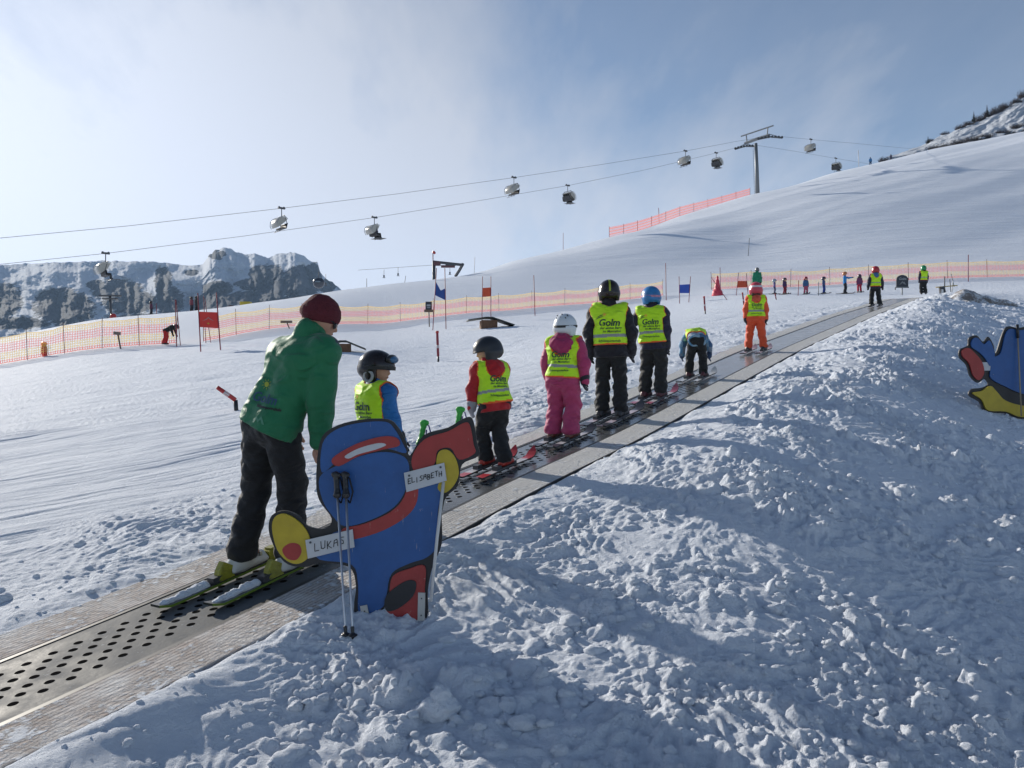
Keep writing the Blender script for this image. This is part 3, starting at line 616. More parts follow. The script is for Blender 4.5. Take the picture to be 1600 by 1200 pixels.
        # goggle strap round the helmet and its buckle at the back
        if cols.get('strap'):
            pts = []
            for i in range(25):
                a = 2*math.pi*i/24; pts.append(cc+hrt*math.cos(a)*hr*.955+hf3*math.sin(a)*hr*1.125+hup*(-.012*q+.012*q*math.sin(a)))
            mb = MB(r0.location)
            for i in range(24):
                p_, q_ = pts[i], pts[i+1]; h_ = hup*.012*q; o1 = (p_-cc).normalized()*.003; o2 = (q_-cc).normalized()*.003
                mb.add([p_-h_+o1, q_-h_+o2, q_+h_+o2, p_+h_+o1], [(0, 1, 2, 3)])
            mb.build('goggle_strap', cols['strap'], hl, True)
        if cols.get('goggles'):
            gz = cc+hf3*.112*q+hup*(cols.get('gup', .035))*q
            gg_ = blob('goggles', [('e', gz, (hr*.66, hr*.24, hr*.3), Rr_)], .006, DARKP, hl, org=r0.location)
            blob('lens', [('e', gz+hf3*.012*q, (hr*.56, hr*.22, hr*.22), Rr_)], .005, cols['goggles'], gg_, org=r0.location)
        if cols.get('vents'):
            for i in range(3):
                for j in (0, 1):
                    v0 = cc-hf3*(.075-.03*j)*q*1.25+hrt*(-.05+.05*i)*q+hup*(.062+.02*j)*q; v0 = cc+(v0-cc).normalized()*hr*1.0
                    blob('vent', [('e', v0, (.006*q, .008*q, .016*q), basis((hrt+hup*.6).normalized(), hf3, (hup-hrt*.6).normalized()))], .003, DARKP, hl, org=r0.location)
        if cols.get('earpad'):
            for sg in (-1, 1):
                e0 = cc-hup*.072*q+hrt*sg*hr*.9-hf3*.004*q
                ep_ = blob('ear_pad', [('e', e0, (.012*q, .042*q, .048*q), Rr_)], .005, cols['earpad'], hl, subs=[('e', e0+hrt*sg*.008*q-hup*.004*q, (.014*q, .026*q, .03*q), Rr_)], org=r0.location)
    return r0, locals()
# ------------------------------------------------------------------ the conveyor
def uvmap(o, fn):
    me = o.data; n = len(me.loops); vi = np.zeros(n, np.int32); me.loops.foreach_get('vertex_index', vi); co = np.zeros(len(me.vertices)*3, np.float32); me.vertices.foreach_get('co', co)
    uv = fn(co.reshape(-1, 3)[vi]); l = me.uv_layers.new(name='uv'); l.data.foreach_set('uv', np.asarray(uv, np.float32).ravel())
def strip(name, d0, d1, s0, s1, h, mt, parent, nd_=6, thick=.02, bumpf=None):
    ss = np.concatenate([np.arange(s0, min(14, s1), .05), np.arange(14, s1, .25), [s1]]) if s0 < 14 else np.arange(s0, s1, .25)
    dd = np.linspace(d0, d1, nd_+1); V = []; UV = []
    for s in ss:
        z = float(zb(s))
        for d in dd:
            p = bp(s, d, 0); V.append((p.x, p.y, z+h+(bumpf(s, d) if bumpf else 0))); UV.append((d, s))
        for d in (d1, d0): p = bp(s, d, 0); V.append((p.x, p.y, z+h-thick)); UV.append((d, s))
    m = nd_+3; Fc = [(i*m+k, i*m+(k+1) % m, (i+1)*m+(k+1) % m, (i+1)*m+k) for i in range(len(ss)-1) for k in range(m)]
    Fc = [f[::-1] for f in Fc]; Fc += [tuple(range(m)), tuple((len(ss)-1)*m+k for k in range(m-1, -1, -1))]
    o = link_mesh(name, np.array(V)-vec(parent.location), Fc, mt, parent, False)
    UV = np.array(UV); me = o.data; vi = np.zeros(len(me.loops), np.int32); me.loops.foreach_get('vertex_index', vi)
    l = me.uv_layers.new(name='uv'); l.data.foreach_set('uv', UV[vi].astype(np.float32).ravel()); return o
def uvsep(t):
    c = nd(t, 'ShaderNodeUVMap'); s = nd(t, 'ShaderNodeSeparateXYZ'); t.links.new(c.outputs[0], s.inputs[0]); return c, s.outputs[0], s.outputs[1]
def noise(t, vecout, scale, det=5, rough=.6):
    n = nd(t, 'ShaderNodeTexNoise'); n.inputs['Scale'].default_value = scale; n.inputs['Detail'].default_value = det; n.inputs['Roughness'].default_value = rough; t.links.new(vecout, n.inputs[0]); return n.outputs[0]
def mixc(t, f, a, b):
    m = nd(t, 'ShaderNodeMix', data_type='RGBA')
    for i, v in ((0, f), (6, a), (7, b)):
        if isinstance(v, tuple): m.inputs[i].default_value = (*v, 1)
        elif isinstance(v, (int, float)): m.inputs[i].default_value = v
        else: t.links.new(v, m.inputs[i])
    return m.outputs[2]
def ramp(t, x, a, b, c=0, d=1):
    r = nd(t, 'ShaderNodeMapRange'); t.links.new(x, r.inputs[0])
    for i, v in enumerate((a, b, c, d)): r.inputs[i+1].default_value = v
    return r.outputs[0]
def belt_mat():
    m = bpy.data.materials.new('belt_rubber'); m.use_nodes = True; t = m.node_tree; p = t.nodes['Principled BSDF']; c, u, v = uvsep(t)
    px_, py_ = .125, .13
    def dots(du, dv):
        a = mth(t, 'SUBTRACT', mth(t, 'FRACT', mth(t, 'ADD', mth(t, 'DIVIDE', u, px_), du+50)), .5); b = mth(t, 'SUBTRACT', mth(t, 'FRACT', mth(t, 'ADD', mth(t, 'DIVIDE', v, py_), dv)), .5)
        a = mth(t, 'MULTIPLY', a, px_); b = mth(t, 'MULTIPLY', b, py_); return mth(t, 'SQRT', mth(t, 'ADD', mth(t, 'MULTIPLY', a, a), mth(t, 'MULTIPLY', b, b)))
    d = mth(t, 'MINIMUM', dots(0, 0), dots(.5, .5)); hole = ramp(t, d, .0205, .0235, 1, 0); inner = mth(t, 'LESS_THAN', mth(t, 'ABSOLUTE', u), .225)
    hole = mth(t, 'MULTIPLY', hole, inner)
    ne = nd(t, 'ShaderNodeTexCoord').outputs['Object']; na = noise(t, ne, 5, 7, .65); nb_ = noise(t, ne, 38, 5)
    # cleats start to show as ribs further up the belt
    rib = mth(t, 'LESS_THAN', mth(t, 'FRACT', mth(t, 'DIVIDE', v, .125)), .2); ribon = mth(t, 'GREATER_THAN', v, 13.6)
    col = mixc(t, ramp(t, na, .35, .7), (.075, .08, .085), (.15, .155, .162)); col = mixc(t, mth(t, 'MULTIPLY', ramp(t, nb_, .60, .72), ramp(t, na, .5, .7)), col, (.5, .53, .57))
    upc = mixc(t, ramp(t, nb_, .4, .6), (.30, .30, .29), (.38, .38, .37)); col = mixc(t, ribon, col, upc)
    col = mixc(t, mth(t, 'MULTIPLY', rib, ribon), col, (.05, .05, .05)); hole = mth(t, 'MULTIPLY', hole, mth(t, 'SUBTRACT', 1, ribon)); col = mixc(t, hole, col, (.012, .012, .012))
    t.links.new(col, p.inputs['Base Color']); t.links.new(mth(t, 'MULTIPLY', ramp(t, na, .3, .7, .45, .8), ramp(t, v, 5.5, 8, 1, .28)), p.inputs['Roughness']); t.links.new(mth(t, 'MULTIPLY', mth(t, 'SUBTRACT', 1, hole), ramp(t, v, 5.5, 9, .14, .5)), p.inputs['Specular IOR Level'])
    b = nd(t, 'ShaderNodeBump'); b.inputs['Strength'].default_value = .7; b.inputs['Distance'].default_value = .008
    hh = mth(t, 'SUBTRACT', mth(t, 'MULTIPLY', na, .8), mth(t, 'ADD', hole, mth(t, 'MULTIPLY', rib, ribon))); t.links.new(hh, b.inputs['Height']); t.links.new(b.outputs[0], p.inputs['Normal']); return m
def panel_mat(name, base, wood):
    m = bpy.data.materials.new(name); m.use_nodes = True; t = m.node_tree; p = t.nodes['Principled BSDF']; c, u, v = uvsep(t); ne = nd(t, 'ShaderNodeTexCoord').outputs['Object']
    gu = mth(t, 'LESS_THAN', mth(t, 'FRACT', mth(t, 'ADD', mth(t, 'DIVIDE', u, .030), 50)), .3); gv_ = mth(t, 'LESS_THAN', mth(t, 'FRACT', mth(t, 'DIVIDE', v, .030)), .3)
    grid = mth(t, 'MAXIMUM', gu, gv_); near_ = mth(t, 'LESS_THAN', v, 6.4); grid = mth(t, 'MAXIMUM', mth(t, 'MULTIPLY', grid, mth(t, 'SUBTRACT', 1, near_)), mth(t, 'MULTIPLY', gu, near_))
    na = noise(t, ne, 3.2, 8, .68); nb_ = noise(t, ne, 26, 6, .65)
    bc = mixc(t, grid, base, tuple(x*.62 for x in base)); wc = mixc(t, grid, wood, tuple(x*.5 for x in wood)); f = mth(t, 'MULTIPLY', ramp(t, v, 5.5, 8.5, 1, .08), ramp(t, na, .3, .55)); col = mixc(t, f, bc, wc)
    sn = mth(t, 'MULTIPLY', ramp(t, mth(t, 'ADD', mth(t, 'MULTIPLY', na, .6), mth(t, 'MULTIPLY', nb_, .5)), .56, .64), ramp(t, v, 3, 12, .95, .45)); edge = ramp(t, mth(t, 'ABSOLUTE', u), .48, .72, 0, .6)
    sn = mth(t, 'ADD', sn, mth(t, 'MULTIPLY', edge, ramp(t, nb_, .4, .6)), clamp=True); col = mixc(t, sn, col, (.72, .75, .79))
    t.links.new(col, p.inputs['Base Color']); p.inputs['Roughness'].default_value = .85; p.inputs['Specular IOR Level'].default_value = .15
    b = nd(t, 'ShaderNodeBump'); b.inputs['Strength'].default_value = .8; b.inputs['Distance'].default_value = .012; t.links.new(mth(t, 'SUBTRACT', mth(t, 'ADD', mth(t, 'MULTIPLY', sn, 1.2), nb_), mth(t, 'MULTIPLY', grid, .35)), b.inputs['Height']); t.links.new(b.outputs[0], p.inputs['Normal']); return m
p0 = bp(6, 0, 0)
cv = empty('conveyor', p0, 'long black ski school conveyor belt with pale side panels climbing the slope', 'ski conveyor')
PM = panel_mat('panel_grey', (.74, .74, .73), (.46, .39, .35)); EDGE = mat('edge_dark', (.03, .03, .03), .5)
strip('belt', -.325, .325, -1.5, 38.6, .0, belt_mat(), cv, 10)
strip('side_panel', .36, .70, -1.5, 38.6, .006, PM, cv, 8, .05); strip('side_panel', -.70, -.36, -1.5, 38.6, .006, PM, cv, 8, .05)
strip('edge_rail', .326, .359, -1.5, 38.6, .004, EDGE, cv, 1, .03); strip('edge_rail', -.359, -.326, -1.5, 38.6, .004, EDGE, cv, 1, .03)
strip('edge_rail', .701, .709, 6.5, 38.6, .008, EDGE, cv, 1, .04)

# ------------------------------------------------------------------ the people on the conveyor
def cl(jacket, pants, **k): return dict(jacket=jacket, pants=pants, **k)
GREEN = fab('green_jacket', (.014, .155, .068), .62, .08, 5, .3, 60); BOOTW = mat('boot_white', (.55, .56, .55), .35, 0, .1, 30); BOOTD = mat('boot_dark', (.03, .03, .035), .35)
def instr_fm(P, L):
    a = L['nk']+L['f']*.085; b = L['SR']+L['f']*.05+UP*.05; d = sd_cone(P, a+L['r']*.05, b+L['r']*.03, .035, .05); return (d < 0).astype(int)
inst, L = person(402, 0.0, 1.70, 'adult instructor in green jacket and maroon beanie bending towards the children', yaw=math.radians(5), twist=math.radians(0), lean=(.34, .30), hipoff=(.05, .10, .06), foldk=.6, headoff=(.035, -.035), hyaw=math.radians(44), hpitch=-.42,
    cols=cl(GREEN, fab('black_trousers', (.012, .013, .016), .7), face=1, jfm=instr_fm, jmats=[fab('navy_patch', (.012, .02, .04), .7)]), armL=((.30, .05, -1), (.05, .45, -1)), armR=((-.08, -.04, -1), (-.16, .12, -1)),
    stance=.082, skidd=(.0, .13), vox=.0115, vest=False, helmet=None, gloves=SKIN, boots=BOOTW, skis=(mat('ski_black', (.03, .035, .03), .3), mat('ski_lime', (.13, .20, .02), .4), mat('ski_grey', (.12, .12, .12), .35)), ski_L=1.62, snow=True, pantw=.86, puff=1.04, jhem=.475, kneef=.03)
hc, hf3, hup, hrt, q = L['hc'], L['hf3'], L['hup'], L['hrt'], L['q']; Rb = L['R']
BEAN = mat('maroon_knit', (.10, .012, .02), .9, 0, .8, 120, .15, 30)
bz = blob('beanie', [('e', hc+hup*.035-hf3*.006, (.105, .118, .105), Rb), ('e', hc+hup*.095-hf3*.02, (.065, .07, .045), Rb), ('e', hc+hup*.012-hf3*.022, (.109, .112, .045), Rb)], .006, BEAN, inst, k=.03, fold=.0016, ff=60, planes=((-(hup-hf3*.25).normalized(), hc-hup*.022),))
gl_ = MB(inst.location); gl_.tube([hc+hf3*.085+hrt*.075+hup*.012, hc-hf3*.0+hrt*.098+hup*.006], .0035, 6); gl_.tube([hc+hf3*.085-hrt*.075+hup*.012, hc-hf3*.0-hrt*.098+hup*.006], .0035, 6)
gl_.tube([hc+hf3*.098+hrt*.06-hup*.004, hc+hf3*.106-hup*.0, hc+hf3*.098-hrt*.06-hup*.004], .005, 6); gl_.tube([hc+hf3*.085+hrt*.075+hup*.012, hc+hf3*.098+hrt*.06-hup*.004], .004, 6); gl_.tube([hc+hf3*.085-hrt*.075+hup*.012, hc+hf3*.098-hrt*.06-hup*.004], .004, 6)
sg = gl_.build('sunglasses', DARKP, inst)
for k in (-1, 1): blob('lens', [('e', hc+hf3*.098+hrt*.034*k-hup*.004, (.034, .012, .021), Rb)], .004, mat('sunglass_lens', (.02, .02, .025), .08), sg, org=inst.location)
nk, td, f, r = L['nk'], L['td'], L['ft'], L['r2']
col = blob('collar', [('c', nk-td*.03-f*.02, nk+td*.05-f*.03, .085, .082)], .009, GREEN, inst, k=.02, subs=[('c', nk+td*.03+f*.0, nk+td*.16+f*.01, .066, .075)], fold=.002)
tp = L['tp']; lw = Vector((.985, 0, -.17)); lu = Vector((.17, 0, .985)); cen = L['hip']+Vector((.0, 0, 0))+UP*.15
for s_t, sz, dx, dy, m_t in (('Golm', .078, .0, -.02, mat('ink_navy', (.015, .06, .14), .6)), ('Schneesportschule', .022, .04, -.05, mat('ink_black', (.01, .015, .015), .6))):
    V, Fc = text_data(s_t, sz, .2, .0015); P = project([(v[0]+dx, v[1]+dy) for v in V], tp, .028, 0, cen, lw, lu, (0, -1, 0), .004, .0041, 15); link_mesh('lettering', P-vec(inst.location), Fc, m_t, inst, False)
V, Fc = sun_logo(-.01, .085, .035); P = project([v[:2] for v in V], tp, .028, 0, cen, lw, lu, (0, -1, 0), .0045, .0041, 15); link_mesh('sun_emblem', P-vec(inst.location), Fc, mat('ink_yellow', (.32, .36, .03), .6), inst, False)
V = [(-.04, -.14, 0), (-.015, -.10, 0), (0, -.118, 0), (.018, -.095, 0), (.045, -.14, 0), (.03, -.14, 0), (.016, -.115, 0), (.0, -.135, 0), (-.014, -.118, 0), (-.026, -.14, 0)]
P = project([v[:2] for v in V], tp, .028, 0, cen, lw, lu, (0, -1, 0), .0045, .0041, 15); link_mesh('mountain_emblem', P-vec(inst.location), [tuple(range(10))[::-1]], mat('ink_pale', (.07, .24, .15), .6), inst, False)

A0 = person(588, .02, 1.18, 'child in bright blue jacket and black helmet looking back beside the instructor', yaw=math.radians(16), hyaw=math.radians(58), hpitch=-.12,
    cols=cl(fab('blue_jacket', (.02, .15, .42), .6), fab('dark_blue_pants', (.02, .03, .06)), face=1, goggles=mat('lens_blue', (.03, .12, .25), .1), gup=.06, earpad=mat('ear_grey', (.35, .36, .36), .6), strap=mat('strap_black', (.02, .02, .02), .6)), hcol=mat('helmet_black', (.018, .012, .012), .22, 0, .05, 20), helmet='plain',
    armL=((.15, .2, -1), (0, .5, -1)), armR=((.1, .15, -1), (-.05, .5, -1)), boots=BOOTD, skis=(mat('kid_ski_white', (.55, .56, .58), .35), mat('ski_base', (.03, .03, .03), .4)), ski_L=1.0, lean=(-.02, .04), vox=.0095, puff=1.08)
B0 = person(773, -.02, 1.11, 'child in red hooded jacket and black helmet looking left', yaw=math.radians(-62), hyaw=math.radians(-66), hpitch=-.18,
    cols=cl(fab('red_jacket', (.40, .014, .02), .6), fab('black_pants', (.015, .016, .018)), face=1), hcol=mat('helmet_charcoal', (.022, .024, .03), .4), helmet='brim', hood=fab('red_hood', (.40, .014, .02)), hoodf=.95,
    armL=((.10, .25, -1), (.02, .1, -1)), armR=((.1, .25, -1), (-.05, .5, -1)), gloves=fab('grey_mitten', (.30, .30, .34)), boots=mat('boot_red', (.42, .03, .02), .35), ski_yaw=0, lean=(-.09, .14), vox=.0095, puff=1.08, kneef=.07,
    skis=(mat('kid_ski_pale', (.55, .52, .54), .35, 0, 0, 1, .25, 12), mat('ski_base', (.03, .03, .03), .4), mat('ski_red', (.45, .03, .04), .35)), ski_L=1.0, stance=.09)
C0 = person(878, -.03, 1.23, 'child in pink ski suit and white helmet', yaw=math.radians(-8), hyaw=math.radians(6), hpitch=-.02,
    cols=cl(fab('pink_jacket', (.40, .04, .13), .6), fab('pink_pants', (.42, .05, .14), .65), vents=1, strap=mat('strap_black', (.02, .02, .02), .6)), hcol=mat('helmet_white', (.62, .66, .70), .3, 0, .03, 15), helmet='plain', hood=fab('pink_hood', (.34, .03, .11)), hoodf=1.1,
    lean=(.05, .04), kneef=.06, armL=((.30, .05, -1), (-.12, .25, -1)), armR=((.34, .0, -1), (-.02, .15, -1)), boots=mat('boot_brown', (.16, .05, .03), .4), puff=1.08, pantw=1.12, vox=.0095, stance=.082,
    skis=(mat('kid_ski_pale', (.5, .5, .5)), mat('ski_base', (.03, .03, .03), .4), mat('ski_dark', (.06, .06, .08), .35)), ski_L=.95)
D0 = person(955, -.03, 1.54, 'tall child in all black clothes and black helmet with green stripe', yaw=math.radians(-20), hyaw=math.radians(-10),
    cols=cl(fab('black_jacket', (.014, .013, .02), .65), fab('black_pants', (.015, .016, .018)), hmats=[mat('stripe_green', (.35, .42, .04), .4)], hfm=lambda P, cc, hr_, hf_, hu_, R_: ((np.abs((P-vec(cc))@vec(hr_)+.004) < .011) & ((P-vec(cc))@vec(hu_) > -.02)).astype(int)),
    hcol=mat('helmet_black', (.018, .012, .012), .22), helmet='plain', lean=(-.03, .0), armL=((.30, .0, -1), (-.06, .12, -1)), armR=((.36, -.05, -1), (-.02, .25, -1)), boots=BOOTD, vox=.0095, stance=.075, pantw=.92, puff=.98,
    skis=(mat('kid_ski_pink', (.5, .42, .47), .35, 0, 0, 1, .3, 14), mat('ski_base', (.03, .03, .03), .4), mat('ski_dark', (.06, .06, .08), .35)), ski_L=1.2, vhem=.53)
E0 = person(1020, -.03, 1.38, 'child in dark clothes and blue helmet with goggles on the conveyor', yaw=math.radians(-8), hyaw=math.radians(-42), hpitch=-.05,
    cols=cl(fab('navy_jacket', (.022, .02, .045), .65), fab('grey_black_pants', (.022, .022, .024)), face=1, goggles=mat('lens_grey', (.25, .28, .3), .15), gup=.0, strap=mat('strap_pink', (.45, .2, .3), .6, 0, 0, 1, .6, 40), jmats=[mat('white_panel', (.6, .62, .68), .6)],
            jfm=lambda P, L: ((sd_cone(P, L['hip']-L['r2']*.12+UP*.03, L['hip']-L['r2']*.11-UP*.06, .07, .07) < 0)).astype(int)), hcol=mat('helmet_blue', (.03, .17, .42), .3, 0, .04, 18, .3, 14), helmet='plain',
    armL=((.75, -.25, -1), (.1, .9, -.2)), armR=((.15, .0, -1), (.02, .1, -1)), boots=mat('boot_maroon', (.10, .02, .03), .4), vox=.0095, stance=.075, lean=(-.06, -.02), hipoff=(.02, 0, 0),
    skis=(mat('kid_ski_pale', (.5, .5, .5)), mat('ski_base', (.03, .03, .03), .4), mat('ski_redpink', (.4, .12, .18), .35)), ski_L=1.1)
def checked():
    m = mat('checked_cloth', (.1, .3, .5), .7); t = m.node_tree; p = t.nodes['Principled BSDF']; c = nd(t, 'ShaderNodeTexCoord'); a = nd(t, 'ShaderNodeTexChecker'); a.inputs['Scale'].default_value = 11; a.inputs[1].default_value = (.035, .16, .33, 1); a.inputs[2].default_value = (.30, .38, .46, 1)
    b = nd(t, 'ShaderNodeTexChecker'); b.inputs['Scale'].default_value = 5.5; b.inputs[1].default_value = (.05, .07, .14, 1); b.inputs[2].default_value = (.16, .34, .52, 1)
    t.links.new(c.outputs['Object'], a.inputs[0]); t.links.new(c.outputs['Object'], b.inputs[0]); t.links.new(mixc(t, .5, a.outputs[0], b.outputs[0]), p.inputs['Base Color']); return m
F0 = person(1088, -.03, 1.07, 'child in blue checked jacket bending down to the skis', yaw=math.radians(-25), lean=(0, 3.2), hipoff=(0, .62, .0), hyaw=0, hpitch=-1.2,
    cols=cl(checked(), fab('black_pants', (.015, .016, .018))), hcol=mat('helmet_charcoal', (.022, .024, .03), .4), helmet='plain', armL=((.45, -.35, -1), (.05, .05, -1)), armR=((.45, -.35, -1), (.05, .05, -1)), gloves=fab('navy_glove', (.03, .06, .14)), text=False,
    boots=mat('boot_maroon', (.10, .02, .03), .4), vox=.011, stance=.10, skis=(mat('kid_ski_white', (.55, .56, .58)), mat('ski_base', (.03, .03, .03), .4)), ski_L=1.0, vhem=.62)
ORG = fab('orange_suit', (.72, .09, .03), .6)
G0 = person(1181, .0, 1.16, 'child in orange ski suit and pink helmet further up the conveyor', yaw=math.radians(-22), hyaw=0,
    cols=cl(ORG, ORG, hmats=[mat('helmet_band', (.65, .6, .62), .3)], hfm=lambda P, cc, hr_, hf_, hu_, R_: (np.abs((P-vec(cc))@vec(hu_)-.03) < .018).astype(int)), hcol=mat('helmet_pink', (.55, .06, .09), .3), helmet='plain', hood=fab('orange_hood', (.6, .10, .05), .6, .3, 12),
    armL=((.22, .0, -1), (0, .1, -1)), armR=((.22, 0, -1), (.0, .1, -1)), boots=BOOTD, vox=.011, stance=.115, puff=1.0, pantw=1.0, skis=(mat('kid_ski_pink', (.5, .42, .47)), mat('ski_base', (.03, .03, .03), .4)), ski_L=.9, hoodf=.8)
blob('hair', [('e', G0[1]['nk']+G0[1]['tb']*.05+UP*.02, (.085, .04, .06), None)], .01, mat('brown_hair', (.06, .03, .02), .7, 0, .5, 80), G0[0], fold=.004, ff=40)
H0 = person(1368, .0, 1.24, 'child in safety vest and red helmet near the upper end of the conveyor', yaw=math.radians(-25), cols=cl(fab('navy_jacket', (.022, .02, .045)), fab('black_pants', (.015, .016, .018))), hcol=mat('helmet_red', (.4, .03, .04), .3), helmet='plain',
    armL=((.35, .0, -1), (.1, .1, -1)), armR=((.35, 0, -1), (.1, .1, -1)), vox=.02, stance=.10, boots=BOOTD, skis=(mat('ski_dark', (.06, .06, .08)), mat('ski_base', (.03, .03, .03))), ski_L=.9, hood=fab('blue_hood', (.05, .15, .3)), hoodf=.75, text=False)
I0 = person(1443, .0, 1.28, 'child in safety vest and green helmet standing beyond the end of the conveyor', yaw=math.radians(-35), cols=cl(fab('navy_jacket', (.022, .02, .045)), fab('black_pants', (.015, .016, .018)), onbelt=0), base=(lambda p: Vector((p.x, p.y, ground_z(p.x, p.y))))(Vector(((1443-800)/F*37.5, 37.5, 0))), hcol=mat('helmet_green', (.02, .25, .10), .3), helmet='plain',
    vox=.024, stance=.07, boots=BOOTD, text=False)
# small figures further away
def far_person(px, py_b, py_t, lab, jc, pc, hc_, yaw=0, Y=None, hk='plain', skis=True, vox=.03, **kw):
    if Y is None: h = hit(px, py_b, 6); Y = h.y
    X = (px-800)/F*Y; base = Vector((X, Y, ground_z(X, Y))); H = max(.8, (py_b-py_t)/F*Y)
    return person(0, 0, H*kw.pop('hf', 1.0), lab, yaw=math.radians(yaw), base=base, cols=cl(fab('cloth_%02d%02d%02d' % tuple(int(v*99) for v in jc), jc), fab('cloth_%02d%02d%02d' % tuple(int(v*99) for v in pc), pc), onbelt=0), hcol=mat('helmet_%02d%02d%02d' % tuple(int(v*99) for v in hc_), hc_, .35), helmet=hk, vox=vox, vest=False, boots=BOOTD, text=False,
                  skis=(mat('ski_dark', (.06, .06, .08)), mat('ski_base', (.03, .03, .03))) if skis else None, ski_yaw=math.radians(yaw), ski_L=H*.85, **kw)
NAVY = (.03, .03, .10)
far_person(1183, 459, 417, 'adult in green jacket standing uphill behind the child in orange', (.02, .22, .12), (.02, .02, .03), (.15, .15, .15), Y=50, yaw=-30)
far_person(1210, 460, 438, 'small child in lilac and navy suit, leftmost of the row by the red fence', (.08, .07, .22), (.05, .05, .12), (.35, .4, .45), yaw=70)
far_person(1226, 460, 436, 'small child in navy jacket and red trousers, second in the row by the red fence', (.06, .03, .10), (.25, .02, .04), (.03, .03, .04), yaw=120)
far_person(1259, 460, 434, 'small child in blue jacket and pink trousers wearing a red helmet', (.05, .12, .25), (.45, .08, .14), (.3, .03, .05), yaw=150)
far_person(1287, 459, 434, 'small child all in blue with dark helmet', (.05, .08, .2), (.02, .05, .25), (.04, .04, .08), yaw=100)
far_person(1320, 459, 426, 'skier in bright blue jacket and orange helmet stretching one arm out', (.02, .22, .55), (.02, .02, .03), (.55, .2, .08), yaw=90, armL=((.2, .9, -.2), (.1, .9, .1)))
far_person(1343, 457, 430, 'small child in red trousers and grey and red jacket, last of the row', (.16, .05, .12), (.45, .02, .05), (.05, .03, .05), yaw=-30)
far_person(257, 538, 498, 'adult in black top and red and yellow trousers bending at the left net', (.02, .02, .02), (.55, .03, .03), (.04, .03, .03), Y=33.4, yaw=62, lean=(0, 1.8), hipoff=(0, .5, 0), hpitch=-.4, armL=((.2, .3, -1), (0, .3, -1)), armR=((.2, .3, -1), (0, .3, -1)), skis=False, hf=1.1)
far_person(299, 496, 478, 'skier in reddish jacket standing on the far brow, left one of a pair', (.2, .05, .07), (.02, .02, .03), (.05, .03, .03), Y=67, vox=.035, hf=1.25)
far_person(307, 496, 478, 'skier in black standing on the far brow, right one of a pair', (.02, .02, .03), (.02, .02, .03), (.03, .03, .03), Y=67, vox=.035, hf=1.25)
far_person(236, 500, 484, 'small dark figure on the far brow beside the marker pole', (.10, .03, .06), (.02, .02, .03), (.05, .03, .03), Y=63, vox=.035, hf=1.2)
far_person(1360, 259, 244, 'skier in blue on the upper ridge line', (.03, .15, .35), (.03, .06, .12), (.03, .03, .05), Y=201, vox=.04, hf=.85)
far_person(1392, 250, 240, 'skier in dark clothes on the upper ridge line', (.05, .05, .09), (.03, .03, .06), (.03, .03, .05), Y=209, vox=.04)
# child sitting at the foot of the left net
h = hit(69, 557, 10); s0 = h.y
b = person(0, 0, .8, 'small child in red suit and yellow helmet sitting at the foot of the left net', base=Vector((h.x, h.y, ground_z(h.x, h.y)-.28)), puff=1.35, cols=cl(fab('red_jacket', (.40, .014, .02)), fab('red_jacket', (.40, .014, .02)), onbelt=0), hcol=mat('helmet_yellow', (.7, .5, .03), .3), helmet='plain', vox=.022, vest=False, skis=None, text=False)
for ft_ in L['foot']:
    f3, srr = L['sf3'], L['sr']; up3 = srr.cross(f3); m = MB(inst.location)
    c_ = ft_+up3*.03-f3*.10; m.add([c_+f3*a+srr*b_+up3*c for a, b_, c in ((-.09, -.03, -.03), (.02, -.034, -.03), (.02, -.03, .035), (-.035, -.022, .075), (-.075, -.02, .03), (-.09, .03, -.03), (.02, .034, -.03), (.02, .03, .035), (-.035, .022, .075), (-.075, .02, .03))], [(0, 1, 2, 3, 4), (9, 8, 7, 6, 5), (0, 5, 6, 1), (1, 6, 7, 2), (2, 7, 8, 3), (3, 8, 9, 4), (4, 9, 5, 0)])
    m.build('heel_binding', mat('binding_yellow', (.26, .25, .02), .4, 0, .3, 60, .35, 30), inst)
    m = MB(inst.location); c_ = ft_+up3*.03+f3*.24; m.box(c_, (.036, .045, .03), (srr, f3, up3)); m.box(c_+up3*.03+f3*.01, (.028, .03, .012), (srr, f3, up3)); m.build('toe_binding', mat('binding_yellow', (.26, .25, .02), .4, 0, .3, 60, .35, 30), inst)
    m = MB(inst.location)
    for a in (.02, .07, .12): m.box(ft_+up3*.075+f3*a-srr*.0+srr*.048, (.006, .008, .014), (srr, f3, up3))
    m.build('boot_buckles', mat('buckle', (.3, .3, .28), .3, .6), inst)
